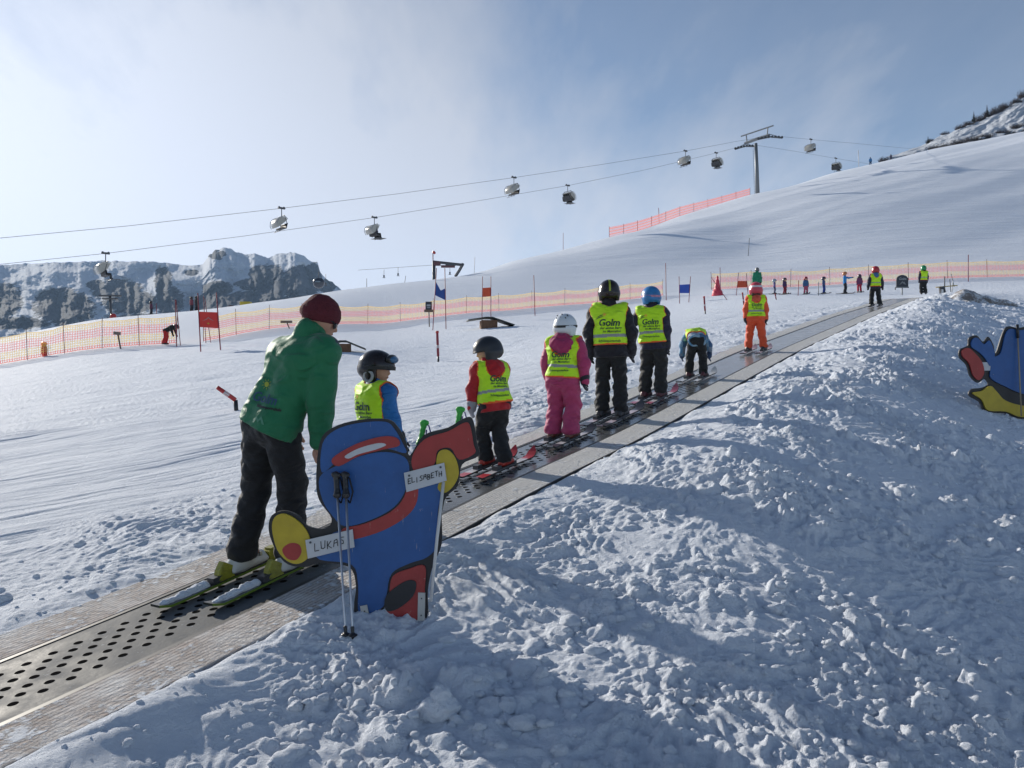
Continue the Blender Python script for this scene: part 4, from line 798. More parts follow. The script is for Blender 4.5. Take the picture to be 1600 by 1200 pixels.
# ------------------------------------------------------------------ poles, nets, gates
def gp(px, py, y0=6):
    h = hit(px, py, y0); return Vector((h.x, h.y, ground_z(h.x, h.y)))
def gY(px, Y): X = (px-800)/F*Y; return Vector((X, Y, ground_z(X, Y)))
RED = mat('red_plastic', (.42, .03, .03), .4); DRED = mat('dark_red_pole', (.22, .02, .04), .5); BLUEP = mat('blue_plastic', (.03, .08, .35), .5); WHITEP = mat('white_plastic', (.6, .6, .6), .4); STEEL = mat('steel_grey', (.22, .23, .24), .45, .4); DGREY = mat('dark_steel', (.07, .075, .085), .5); POLEC = mat('net_post', (.12, .05, .06), .6)
def seg(pb, pt, r, m, name, parent, n=8):
    mb = MB(parent.location); mb.tube([pb, pt], r, n); return mb.build(name, m, parent, True)
def marker(px, py, tx, ty, label, r=.016, two=True, Y=None, col=None, cat='pole', group=None, sink=.15):
    b = gp(px, py) if Y is None else gY(px, Y); t = W(tx, ty, b.y); d = (t-b).normalized()
    e = empty('marker_pole', b, label, cat, group)
    if two:
        seg(b-d*sink, b.lerp(t, .22), r*.8, DARKP, 'foot', e); m = MB(b); m.tube([b.lerp(t, .2), b.lerp(t, .97), t], [r, r, r*.7], 10); m.build('shaft', col or DRED, e, True)
        k = seg(b.lerp(t, .93), b.lerp(t, 1.0), r*1.25, col or RED, 'cap', e); seg(b.lerp(t, .45), b.lerp(t, .55), r*1.04, WHITEP, 'band', e)
    else: seg(b-d*sink, t, r, col or DRED, 'shaft', e)
    return e
marker(685, 566, 683, 517, 'short thick red marker pole between the black helmet and the low ramp', .034)
marker(1102, 491, 1100, 463, 'short red marker pole in front of the blue gate', .032); marker(1163, 481, 1160, 457, 'short red pole just left of the child in orange', .03); marker(1213, 473, 1211, 459, 'stubby red pole just right of the child in orange', .03, Y=40)
marker(276, 536, 274, 468, 'slim red slalom pole at the right end of the left net', .02, False, Y=32.5); marker(282, 537, 275, 468, 'second slim red pole leaning at the right end of the left net', .016, False, Y=33.0)
marker(836, 478, 834, 430, 'slim dark red slalom pole before the middle of the yellow and pink net', .022, False, Y=49); marker(1041, 452, 1040, 411, 'slim red pole at the right end of the middle net', .024, False, Y=55)
marker(1169, 403, 1171, 372, 'thin lone pole on the shaded edge of the piste', .028, False, Y=86, col=DGREY); marker(1513, 437, 1513, 398, 'red pole rising above the right net', .026, False, Y=57)
marker(1247, 461, 1248, 438, 'thin red pole between two small children', .02, False, Y=45); marker(1279, 459, 1279, 441, 'thin dark pole beside the child all in blue', .018, False, Y=45, col=DGREY); marker(1136, 460, 1111, 433, 'white tipped slanting pole near the red cone', .018, False, Y=47)
marker(880, 388, 880, 364, 'lone thin pole on the left brow of the upper piste', .03, False, Y=112); marker(741, 421, 742, 402, 'thin white topped pole on the brow right of the lift portal', .03, False, Y=92, col=WHITEP); marker(573, 451, 573, 435, 'thin pole on the brow left of the drag lift', .025, False, Y=80, col=DGREY); marker(632, 442, 634, 431, 'small pole on the brow beside the drag lift portal', .025, False, Y=83, col=DGREY)
marker(1342, 262, 1341, 235, 'white lamp pole on the upper ridge line', .09, False, Y=196, col=WHITEP); marker(1486, 460, 1484, 436, 'thin dark pole behind the dark crossed boards', .02, False, Y=43, col=DGREY); marker(245, 494, 244, 474, 'red topped marker pole on the far brow', .03, False, Y=62); marker(1030, 336, 1029, 325, 'small marker on the upper brow', .05, False, Y=139)
# bent slalom pole
b = gp(370, 642); e = empty('bent_pole', b, 'knocked over red slalom pole leaning left on its black foot', 'pole'); k = W(368, 625, b.y); t = W(339, 605, b.y-.1)
seg(b-UP*.1, k, .032, DARKP, 'foot', e, 12); m = MB(b); m.tube([k, k.lerp(t, .5), t], [.033, .033, .03], 12); m.build('shaft', RED, e, True); seg(k.lerp(t, .35), k.lerp(t, .62), .0345, WHITEP, 'band', e)
# nets
def net_mat(name, cols_, alpha=.62, cell=.11):
    m = bpy.data.materials.new(name); m.use_nodes = True; t = m.node_tree; p = t.nodes['Principled BSDF']; c, u, v = uvsep(t)
    cr = nd(t, 'ShaderNodeValToRGB'); cr.color_ramp.interpolation = 'LINEAR'; el = cr.color_ramp.elements
    while len(el) > 1: el.remove(el[-1])
    el[0].position = 0; el[0].color = (*cols_[0][1], 1)
    for ps, cc in cols_[1:]: x = el.new(ps); x.color = (*cc, 1)
    t.links.new(v, cr.inputs[0]); t.links.new(cr.outputs[0], p.inputs['Base Color']); p.inputs['Roughness'].default_value = .6
    gx_ = mth(t, 'LESS_THAN', mth(t, 'FRACT', mth(t, 'DIVIDE', u, cell)), .42); gz_ = mth(t, 'LESS_THAN', mth(t, 'FRACT', mth(t, 'MULTIPLY', v, 1.1/cell)), .3)
    a = mth(t, 'MAXIMUM', gx_, gz_); edge = mth(t, 'MAXIMUM', mth(t, 'GREATER_THAN', v, .955), mth(t, 'LESS_THAN', v, .035)); a = mth(t, 'MAXIMUM', a, edge)
    tr = nd(t, 'ShaderNodeBsdfTranslucent'); t.links.new(cr.outputs[0], tr.inputs[0]); ms = nd(t, 'ShaderNodeMixShader'); ms.inputs[0].default_value = .45; t.links.new(p.outputs[0], ms.inputs[1]); t.links.new(tr.outputs[0], ms.inputs[2])
    tp_ = nd(t, 'ShaderNodeBsdfTransparent'); m2 = nd(t, 'ShaderNodeMixShader'); t.links.new(mth(t, 'MULTIPLY', a, alpha), m2.inputs[0]); t.links.new(tp_.outputs[0], m2.inputs[1]); t.links.new(ms.outputs[0], m2.inputs[2]); t.links.new(m2.outputs[0], t.nodes['Material Output'].inputs[0]); return m
YEL = (.85, .62, .25); PNK = (.85, .28, .24); RD = (.8, .16, .12)
NETM = net_mat('net_yellow_pink', [(0, RD), (.10, RD), (.16, YEL), (.38, YEL), (.46, PNK), (.72, PNK), (.80, YEL), (1, YEL)], .66, .10); NETO = net_mat('net_orange', [(0, (.85, .2, .12)), (1, (.85, .2, .12))], .72, .3)
def net(pts, label, top_fn, nposts, m=NETM, r=.012, sag=.07):
    """pts: (px, Y) along the foot of the net; top_fn: height in metres"""
    P = []; base = gY(*pts[0]); e = empty('safety_net', base, label, 'net')
    pxs = np.array([p[0] for p in pts], float); Ys = np.array([p[1] for p in pts], float)
    pp = [gY(float(x), float(np.interp(x, pxs, Ys))) for x in np.linspace(pxs[0], pxs[-1], nposts)]
    for i, b_ in enumerate(pp):
        ln = Vector((random.uniform(-.06, .06), random.uniform(-.04, .04), 0)); seg(b_-UP*.15, b_+UP*(top_fn+.16)+ln, r, POLEC, 'post', e, 6)
    V = []; Fc = []; UV = []; N_ = 14; acc = 0
    for i in range(nposts-1):
        a, c = pp[i], pp[i+1]; L_ = (c-a).length
        sgm = random.uniform(.6, 1.6)*sag
        for j in range(N_+(i == nposts-2)):
            f_ = j/N_; q_ = a.lerp(c, f_); zg = ground_z(q_.x, q_.y)
            for k in range(6):
                v_ = k/5; h_ = top_fn*v_-sgm*4*f_*(1-f_)*v_; wv = .03*math.sin(f_*17+k+i); V.append((q_.x, q_.y+wv, zg+.03+h_)); UV.append((acc+L_*f_, v_))
        acc += L_
    nn = len(V)//6
    for i in range(nn-1):
        for k in range(5): Fc.append((i*6+k, i*6+6+k, i*6+7+k, i*6+k+1))
    o = link_mesh('netting', np.array(V)-vec(base), Fc, m, e, True); me = o.data; vi = np.zeros(len(me.loops), np.int32); me.loops.foreach_get('vertex_index', vi); l = me.uv_layers.new(name='uv'); l.data.foreach_set('uv', np.array(UV)[vi].astype(np.float32).ravel())
    return e
net([(-190, 34), (0, 34), (130, 34), (276, 34.2)], 'left yellow and pink safety net below the mountains', 1.12, 9)
net([(318, 34.5), (392, 38), (603, 49), (724, 52), (800, 54), (924, 57), (1036, 59)], 'long middle yellow and pink safety net rising behind the race gates', 1.0, 15)
net([(1112, 60), (1250, 60), (1400, 60), (1600, 60), (1850, 60)], 'right yellow and pink safety net behind the row of small children', 1.15, 13, r=.016)
net([(952, 123), (1000, 133), (1060, 143), (1120, 154), (1172, 162)], 'orange safety net along the upper ridge left of the lift tower', 1.55, 11, NETO, r=.035, sag=.02)
# race gates
def gate(b0, b1, t0, t1, f_top, f_bot, m, label, r=.018, Y=None, vshape=False, logo=False):
    B0_, B1_ = (gY(b0[0], Y), gY(b1[0], Y)); T0, T1 = W(*t0, Y), W(*t1, Y); e = empty('race_gate', B0_, label, 'slalom gate')
    pm_ = DRED if m is not BLUEP else mat('navy_pole', (.03, .04, .12), .5)
    for a, c in ((B0_, T0), (B1_, T1)): seg(a-UP*.15, c, r, pm_, 'pole', e)
    V = []; n = 12
    def on(a, c, py): f_ = ((600-py)/F*Y-a.z)/(c.z-a.z); return a.lerp(c, f_)
    a1, a2 = on(B0_, T0, f_bot[0]), on(B0_, T0, f_top[0]); c1, c2 = on(B1_, T1, f_bot[1]), on(B1_, T1, f_top[1])
    for i in range(n+1):
        f_ = i/n
        for k in range(7):
            g_ = k/6; lo = a1.lerp(c1, f_); hi = a2.lerp(c2, f_)
            if vshape: hi = hi-UP*(1-abs(2*f_-1.05))*.42*(a2-a1).length
            q_ = lo.lerp(hi, g_); V.append(q_+Vector((0, .025*math.sin(f_*7)*math.sin(g_*3), 0)))
    fc = [(i*7+k, i*7+7+k, i*7+8+k, i*7+k+1) for i in range(n) for k in range(6)]
    fm = [(1 if logo and 3 <= i <= 8 and k in (2, 3) and (i+k) % 2 else 0) for i in range(n) for k in range(6)]
    pn_ = link_mesh('banner', np.array([vec(v) for v in V])-vec(B0_), fc, m, e, True)
    if logo:
        cx_ = (a1+c2)/2-Vector((0, .035, 0)); sx_ = (c1-a1).length*.32; VV_ = [cx_+Vector((x*sx_, 0, y*sx_)) for x, y in ((-1, -.2), (-.35, .1), (0, .42), (.3, .15), (1, -.25), (.3, .02), (0, .25), (-.3, -.02))]
        link_mesh('mountain_emblem', np.array([vec(v) for v in VV_])-vec(B0_), [(0, 1, 6, 7), (1, 2, 6), (2, 3, 6), (3, 4, 5, 6)], mat('emblem_grey', (.35, .2, .2), .6), pn_, False)
        m3 = MB(B0_); c3 = cx_-UP*sx_*.62; m3.add([c3+Vector((math.cos(a)*sx_*.17, 0, math.sin(a)*sx_*.12)) for a in np.linspace(0, 2*math.pi, 12, endpoint=False)], [tuple(range(12))]); m3.build('emblem_dot', mat('emblem_yellow', (.45, .3, .03), .6), pn_)
    return e
REDB = mat('red_banner', (.62, .035, .03), .6, 0, .2, 20); BLUEB = mat('blue_banner', (.02, .07, .28), .6, 0, .2, 20); MC['bb'] = BLUEB; ORB = mat('orange_banner', (.6, .08, .03), .6)
gate((314, 549), (345, 546), (309, 458), (338, 457), (487, 488), (511, 513), REDB, 'large red banner gate with an emblem at the left net', .02, Y=27.5, logo=True)
gate((322, 535), (330, 534), (318, 462), (320, 466), (490, 490), (494, 494), REDB, 'thin pair of red slalom poles standing behind the large red gate', .014, Y=33.5)
gate((676, 496), (697, 494), (682, 419), (695, 419), (440, 450), (461, 469), BLUEB, 'blue slalom gate with a sagging V shaped banner', .02, Y=40, vshape=True)
gate((753, 488), (767, 486), (754, 432), (767, 432), (450, 449), (464, 463), ORB, 'small red banner gate right of the blue gate', .02, Y=47)
gate((1062, 459), (1076, 459), (1061, 432), (1079, 432), (445, 444), (458, 458), mat('bright_blue_banner', (.03, .09, .45), .6), 'low blue banner gate with poles behind the child in dark clothes', .02, Y=50)
gate((1150, 459), (1169, 459), (1154, 426), (1166, 427), (439, 439), (449, 449), ORB, 'low orange red banner gate left of the child in orange', .02, Y=52)
# soft red cone
b = gY(1121, 54); h_ = 30/F*54
m = blob('cone_cushion', [('c', b+UP*.12, b+UP*h_, .27, .05), ('c', b+UP*.06, b+UP*.1, .36, .34)], .03, mat('pinkish_red_vinyl', (.62, .05, .09), .5), None, k=.1, fold=.01, ff=8, org=(0, 0, 0)); tag(m, 'tall soft red cone standing before the right net', 'cone')
seg_e = marker(1126, 447, 1125, 418, 'tall slim pole right behind the red cone', .02, False, Y=55, col=DRED)
# ramps (small jump tables)
def ramp_obj(px, py, wpx, hpx, label, sl=0.0):
    b = gp(px, py); s_ = b.y/F; e = empty('jump_ramp', b, label, 'ramp'); w_ = wpx*s_; h_ = hpx*s_
    wd = mat('wood_brown', (.17, .09, .05), .8, 0, .4, 20, .3, 9); tpm = mat('ramp_top_dark', (.05, .055, .05), .6, 0, .3, 30)
    d = .55*w_; ax = (Vector((1, .15, 0)).normalized(), Vector((-.15, 1, 0)).normalized(), UP)
    def P_(x, y, z): return b+ax[0]*x+ax[1]*y+UP*z
    m = MB(b); t_ = .035; xs = [(-.5, .80), (-.12, 1.12), (.02, 1.12), (.5, .30)]
    V = [];
    for x, z in xs:
        for y in (-d/2, d/2):
            for k in (0, 1): V.append(P_(x*w_, y, z*h_-k*t_))
    fc = []
    for i in range(3):
        o_ = i*4; fc += [(o_, o_+4, o_+6, o_+2), (o_+1, o_+3, o_+7, o_+5), (o_, o_+1, o_+5, o_+4), (o_+2, o_+6, o_+7, o_+3)]
    fc += [(0, 2, 3, 1), (12, 13, 15, 14)]
    m.add(V, fc); m.build('deck', tpm, e)
    m = MB(b); m.box(P_(-.04*w_, 0, h_*.25), (w_*.17, d*.40, h_*.52), ax); m.build('base', wd, e)
    return e
ramp_obj(766, 512, 72, 14, 'low wooden jump ramp with a dark tilted top right of the red marker pole'); ramp_obj(540, 549, 62, 15, 'low wooden jump ramp with dark top between the instructor and the black helmet')
# signs
def sign(px, py, tx, ty, wpx, hpx, m, label, name='sign', tilt=0, Y=None, frame=None, post=.03):
    b = gp(px, py) if Y is None else gY(px, Y); c = W(tx, ty, b.y); s_ = b.y/F; e = empty(name, b, label, 'sign'); seg(b-UP*.2, c, post, mat('post_wood', (.16, .11, .08), .8), 'post', e, 6)
    m2 = MB(b); ax = (Vector((math.cos(tilt), 0, math.sin(tilt))), Vector((0, 1, 0)), Vector((-math.sin(tilt), 0, math.cos(tilt)))); m2.box(c-Vector((0, post+.03, 0)), (wpx/2*s_, .02, hpx/2*s_), ax); bd_ = m2.build('board', m, e)
    return e, b, c-Vector((0, post+.052, 0)), s_, bd_
DK = mat('sign_dark', (.025, .03, .045), .5); WDB = mat('grey_wood', (.20, .16, .13), .8)
e, b, c, s_, bd_ = sign(671, 496, 670, 478, 10, 13, DK, 'small dark panel sign on a wooden foot left of the blue gate', Y=44)
m = MB(b); m.box(c+Vector((0, -.01, .02)), (.10, .004, .05)); m.box(c+Vector((0, -.01, -.1)), (.09, .004, .02)); m.build('emblem', mat('emblem_white', (.35, .37, .4), .6), bd_)
m = MB(b); m.box(c-UP*8*s_, (7*s_, .02, 2*s_)); m.build('cross_board', mat('post_wood', (.16, .11, .08), .8), e)
sign(190, 541, 184, 521, 11, 5, WDB, 'slanting post with a small grey board at the left net', tilt=-.1, Y=33.2); sign(455, 517, 448, 503, 18, 4, WDB, 'narrow wooden board on a post at the middle net', Y=40)
# arched sign by the end of the conveyor
b = gY(1410, 43); s_ = 43/F; e = empty('arched_sign', b, 'dark arched board with white lettering on a low bar by the conveyor end', 'sign'); cz = W(1410, 446, 43)
V = []; prof = [(-9.3, -8), (-9.3, 2)]+[(9.3*math.cos(a), 3+7.5*math.sin(a)) for a in np.linspace(math.pi, 0, 13)]+[(9.3, 2), (9.3, -8)]
cb_ = W(1410, 440, 43); m = MB(b); n = len(prof); m.add([cb_+Vector((x*s_, y_, z*s_)) for y_ in (0, .05) for x, z in prof], [tuple(range(n))]+[tuple(range(2*n-1, n-1, -1))]+[(i, n+i, n+(i+1) % n, (i+1) % n) for i in range(n)]); bo = m.build('board', DK, e)
Vt, Ft = text_data('Golm', 5.2*s_, .2, .1*s_); link_mesh('lettering', np.array([[v[0], -.012, v[1]+2.6*s_] for v in Vt])+vec(cb_)-vec(b), Ft, mat('emblem_white', (.35, .37, .4), .6), bo, False)
Vt = [(-5, -5), (-2, -1), (0, .8), (1.5, -1), (3, 0), (5.5, -5), (2.5, -4), (0, -2), (-2.5, -4)]; link_mesh('mountain_emblem', np.array([[v[0]*s_, -.014, v[1]*s_] for v in Vt])+vec(cb_)-vec(b), [tuple(range(9))[::-1]], mat('emblem_grey2', (.2, .21, .23), .6), bo, False)
m = MB(b); m.tube([cb_+Vector((-11*s_, 0, -9*s_)), cb_+Vector((10*s_, 0, -9*s_))], .035, 6); m.tube([cb_+Vector((-11*s_, 0, -9*s_)), cb_+Vector((-11*s_, 0, -13*s_))], .03, 6); m.build('bar', STEEL, e)
seg(cb_-UP*8*s_+Vector((0, .03, 0)), Vector((cb_.x, cb_.y+.03, b.z-.2)), .03, STEEL, 'post', e, 6)
# crossed barrier and dark board
b = gY(1474, 33); e = empty('barrier', b, 'dark leaning wedge board with a white edge beside a thin yellow cross bar', 'barrier')
m = MB(b); z0 = W(1472, 466, 33); t0 = W(1474, 447, 33)
m.add([W(1469, 449, 33), W(1476, 447, 33), W(1481, 467, 33), W(1471, 470, 33)]+[q_+Vector((0, .12, 0)) for q_ in (W(1469, 449, 33), W(1476, 447, 33), W(1481, 467, 33), W(1471, 470, 33))], [(0, 3, 2, 1), (4, 5, 6, 7), (0, 1, 5, 4), (1, 2, 6, 5), (3, 7, 6, 2), (0, 4, 7, 3)]); m.build('panel', DK, e)
m = MB(b); m.add([W(1471, 452, 32.95), W(1474, 452, 32.95), W(1475, 468, 32.95), W(1470, 468, 32.95)], [(0, 3, 2, 1)]); m.build('white_edge', WHITEP, e)
seg(W(1462, 449, 33.1), W(1496, 446, 33.1), .022, mat('yellow_wood', (.45, .33, .1), .7), 'cross_bar', e, 6); seg(W(1487, 466, 33.2), W(1489, 437, 33.2), .02, WHITEP, 'upright', e, 6); seg(W(1476, 450, 33.2), W(1476, 432, 33.2), .02, DGREY, 'upright', e, 6); seg(W(1491, 448, 33.2), W(1486, 428, 33.2), .012, DGREY, 'upright', e, 6)
# dirt showing through the snow on the right
b = gp(1535, 474, 12); V = []
gx = np.linspace(-1.5, 1.5, 60); gy_ = np.linspace(-1.1, 1.1, 40); DX, DY = np.meshgrid(gx, gy_, indexing='ij'); hh = .34*np.exp(-(((DX+.45)/.45)**2+(DY/.4)**2))+.20*np.exp(-(((DX-.4)/.6)**2+((DY+.3)/.4)**2))
rr = 1-((DX/1.4)**2+(DY/1.0)**2); hh = np.where(rr > 0, hh, 0)+.05*fbm(DX*4, DY*4, 4, 7)*np.clip(rr*2, 0, 1)-.16*(1-np.clip(rr*1.8+.9*pn(DX*2.2, DY*2.2, 9), 0, 1))
GZ = np.array([[ground_z(b.x+x, b.y+y) for y in gy_] for x in gx]); nx, ny = DX.shape; id2 = np.arange(nx*ny).reshape(nx, ny); q2 = np.stack([id2[:-1, :-1], id2[1:, :-1], id2[1:, 1:], id2[:-1, 1:]], -1).reshape(-1, 4)
dm = bpy.data.materials.new('dirty_snow_soil'); dm.use_nodes = True; t = dm.node_tree; p = t.nodes['Principled BSDF']; oc = nd(t, 'ShaderNodeTexCoord').outputs['Object']; na = noise(t, oc, 2.2, 9, .7); nb_ = noise(t, oc, 22, 6, .7)
t.links.new(mixc(t, ramp(t, mth(t, 'ADD', mth(t, 'MULTIPLY', na, .75), mth(t, 'MULTIPLY', nb_, .35)), .50, .60), mixc(t, nb_, (.10, .075, .06), (.34, .30, .27)), (.72, .75, .80)), p.inputs['Base Color']); p.inputs['Roughness'].default_value = .9; bb = nd(t, 'ShaderNodeBump'); bb.inputs['Strength'].default_value = .8; bb.inputs['Distance'].default_value = .03; t.links.new(nb_, bb.inputs['Height']); t.links.new(bb.outputs[0], p.inputs['Normal'])
o = quads_mesh('soil_mound', np.stack([DX, DY, GZ-b.z+hh-.01], -1).reshape(-1, 3), q2, dm); o.location = b; tag(o, 'patch of brown soil and dirty snow breaking through the white bank', 'soil mound', kind='structure')

# ------------------------------------------------------------------ drag lift on the left brow
b = gY(678, 84); s_ = 84/F; e = empty('lift_portal', b, 'dark steel drag lift portal with horizontal arm and windsock on the far brow', 'lift portal')
seg(b-UP*2, W(678, 409, 84), .17, DGREY, 'mast', e); m = MB(b); m.tube([W(677, 409, 84), W(723, 414, 84)], .15, 6); m.box(W(704, 413, 84), (.5, .15, .14)); m.build('arm', DGREY, e); m = MB(b); m.tube([W(723, 413, 84), W(718, 422, 85), W(712, 431, 86)], .17, 6); m.build('strut', DGREY, e)
m = MB(b); m.box(W(683, 412, 84), (.35, .2, .2)); m.box(W(700, 412.5, 84)-UP*.25, (.7, .12, .12)); m.build('pulley', mat('pulley_maroon', (.12, .05, .06), .5), e)
seg(W(676.5, 436, 84), W(676.5, 395, 84), .05, DRED, 'windsock_pole', e, 6); m = MB(b); m.tube([W(677, 396, 84), W(678.5, 394, 84), W(679.5, 393, 84)], [.16, .2, .12], 8); m.build('windsock', RED, e)
b = W(672, 412, 83.5); o = MB(b); o.tube([W(560, 422, 92), W(620, 418, 88), W(678, 414, 84)], .018, 5); o = o.build('drag_cable', DGREY, None); o.location = b; tag(o, 'thin cable running left from the drag lift portal', 'cable')
for i, (x, y0, y1) in enumerate(((600, 421, 434), (622, 418, 431), (703, 414, 429), (509, 428, 446))):
    Y_ = 88; b = W(x, y0, Y_); e = empty('drag_hanger', b, ['t shaped drag lift hanger left of the portal, lower one', 't shaped drag lift hanger left of the portal, nearer the portal', 'drag lift hanger below the portal arm', 'drag lift hanger far left above the rocky summit end'][i], 'hanger', 'hangers on the drag lift cable')
    seg(b, W(x, y1-4, Y_), .022, DGREY, 'rod', e, 5); m = MB(b); m.tube([W(x, y1-4, Y_), W(x, y1-1, Y_)], .09, 6); m.tube([W(x-2, y1, Y_), W(x+2, y1, Y_)], .035, 5); m.build('grip', DGREY, e)
# far valley pylon with red padding, yellow machines, cabin
b = W(175, 503, 68); e = empty('lift_pylon', b, 'dark lattice pylon with red padded foot in front of the mountains', 'pylon'); seg(W(174, 505, 68), W(172, 462, 68), .10, DGREY, 'mast', e, 6)
m = MB(b); m.box(W(172, 462, 68), (.9, .12, .06)); m.box(W(172, 467, 68), (.6, .12, .05)); m.build('crossarm', DGREY, e); blob('padding', [('c', W(176, 503, 67.8), W(177, 494, 67.8), .30, .24)], .06, RED, e)
b = W(386, 478, 73); e = empty('snow_gun', b, 'yellow snow making machine with hose on the far brow', 'snow machine'); blob('housing', [('b', W(381, 478, 73), (.28, .3, .36), None), ('b', W(388, 478, 73), (.24, .3, .36), None)], .04, mat('machine_yellow', (.55, .42, .05), .5), e, k=.03)
m = MB(b); m.tube([W(352, 483, 73), W(360, 479, 73), W(368, 480, 73), W(376, 481, 73)], [.1, .16, .12, .08], 6); m.build('hose', mat('hose_dark', (.08, .05, .06), .7), e, True)
b = W(498, 442, 120); e = empty('gondola_cabin', b, 'dark round gondola cabin hanging before the rocky summit end', 'gondola'); blob('cabin', [('e', b, (.85, .7, .8), None)], .1, mat('cabin_dark', (.04, .05, .07), .2), e, k=.02, planes=((UP, b+UP*.7),))
blob('window_band', [('e', b+Vector((0, -.06, .1)), (.72, .68, .3), None)], .08, mat('cabin_glass', (.15, .2, .25), .08), e); seg(b+UP*.6, b+UP*1.6, .06, DGREY, 'hanger', e, 5)

# ------------------------------------------------------------------ chairlift
T = Vector((48.6, 165, 0)); LN = Vector((.77, .64, 0)).normalized(); PN = Vector((LN.y, -LN.x, 0)); TA = T+PN*2.9; TB = T-PN*2.9
def onrope(px, py, T0):
    u = (px-800)/F; t = (u*T0.y-T0.x)/(LN.x-u*LN.y); p = T0+LN*t; return Vector((p.x, p.y, (600-py)/F*p.y))
ropeA = [(-420, 405), (-150, 386), (0, 372), (200, 353), (440, 325.5), (620, 303), (803, 277.5), (940, 257), (1071, 236), (1150, 221), (1185, 215.5), (1202, 213), (1222, 213.5), (1267, 218), (1330, 223.5), (1420, 232), (1520, 243)]
ropeB = [(-420, 452), (-150, 430), (0, 413), (165, 396), (380, 369), (585, 340), (740, 315), (887, 290), (1010, 265), (1119, 239), (1149, 231), (1168, 227), (1185, 227.5), (1240, 236), (1306, 247.5), (1345, 254), (1440, 270)]
CABM = mat('cable_grey', (.10, .11, .12), .5, .5)
for nm, rp, T0, lb in (('a', ropeA, TA, 'upper chairlift rope crossing the whole sky'), ('b', ropeB, TB, 'lower chairlift rope crossing the sky under the other one')):
    pts = [onrope(x, y, T0) for x, y in rp]; o = MB(pts[0])
    xs = np.arange(len(pts)); fine = []
    for i in range(len(pts)-1):
        for j in range(4): fine.append(pts[i].lerp(pts[i+1], j/4))
    fine.append(pts[-1]); o.tube(fine, .024, 5); o = o.build('haul_rope', CABM, None, True); o.location = pts[0]; tag(o, lb, 'rope')
# tower
tb = gY(1184, 165); tb = Vector((tb.x, tb.y, tb.z)); e = empty('lift_tower', tb, 'tall grey chairlift tower with crossarm and roller trains on the ridge', 'lift tower')
top = W(1181, 224, 165); TWM = mat('tower_steel', (.16, .175, .19), .5, .3)
m = MB(tb); m.tube([tb-UP*2, tb.lerp(top, .5), top], [.46, .38, .3], 14); m.build('mast', TWM, e, True)
ra, rb_ = onrope(1202, 214, TA), onrope(1164, 227, TB); c0 = (ra+rb_)/2+UP*.15
m = MB(tb); ax = (PN, LN, UP); m.tube([rb_+UP*.35, c0+UP*.3, ra+UP*.35], .32, 8); m.build('crossarm', TWM, e)
m = MB(tb)
for q_ in (ra+PN*-.5, rb_+PN*.5): m.tube([q_+UP*.3, q_+UP*1.9+(q_-c0)*.08], .12, 6)
m.tube([rb_+UP*2.0-PN*.9, ra+UP*2.0+PN*.9], .14, 6); m.build('work_frame', TWM, e)
for q_, ups in ((ra, ((1185, 215.5), (1222, 213.5))), (rb_, ((1149, 231), (1180, 227)))):
    T0 = TA if q_ is ra else TB; a, c = onrope(*ups[0], T0), onrope(*ups[1], T0); m = MB(tb); a_ = a-UP*.3; c_ = c-UP*.3; md = (a_+c_)/2+UP*.35
    m.tube([a_, md, c_], .13, 6); m.tube([a_+UP*.1, md+UP*.5, c_+UP*.1], .07, 6); rt_ = m.build('roller_train', DGREY, e)
    m = MB(tb)
    for k in range(8):
        f_ = k/7; w_ = a_.lerp(c_, f_)+UP*(.18+.35*4*f_*(1-f_)*.6); m.tube([w_-PN*.1, w_+PN*.1], .24, 10)
    tag(m.build('rollers', mat('roller_rubber', (.03, .03, .03), .6), rt_), kind='stuff')
m = MB(tb)
for k in range(24): z_ = .2+k*.5; m.tube([tb.lerp(top, z_/(top-tb).length)-PN*.62+Vector((-.15, -.15, 0)), tb.lerp(top, z_/(top-tb).length)-PN*.3+Vector((-.15, -.15, 0))], .02, 4)
m.tube([tb-PN*.65+Vector((-.15, -.15, 0)), top-PN*.5+Vector((-.15, -.15, -1))], .03, 4); m.build('ladder', TWM, e)
# chairs
BUB = mat('bubble_grey', (.34, .33, .30), .25, 0, 0, 1, .1, 2); BUBT = mat('bubble_rim', (.30, .32, .33), .3); CHM = mat('chair_frame', (.06, .065, .075), .5)
def shell(org, prof, hw, th, fr):
    V = []; n = len(prof); X_ = []
    for sgn in (-1, -.92, -.6, 0, .6, .92, 1):
        kx = 1-.10*max(0, abs(sgn)-.6)/.4*1.2
        for p_, z_ in prof: V.append(org+PN*hw*sgn+fr*(p_*kx)+UP*(-1.75+(z_+1.75)*kx))
    m_ = MB(org); fs = [(i*n+k, i*n+n+k, i*n+n+k+1, i*n+k+1) for i in range(6) for k in range(n-1)]; m_.add(V, fs)
    for sgn in (0, 6):
        cc_ = org+PN*hw*(-1 if sgn == 0 else 1)*.99+UP*(-1.75); b_ = len(m_.V); m_.add([V[sgn*n+k] for k in range(n)]+[cc_], [(k, k+1, n) for k in range(n-1)])
    return m_
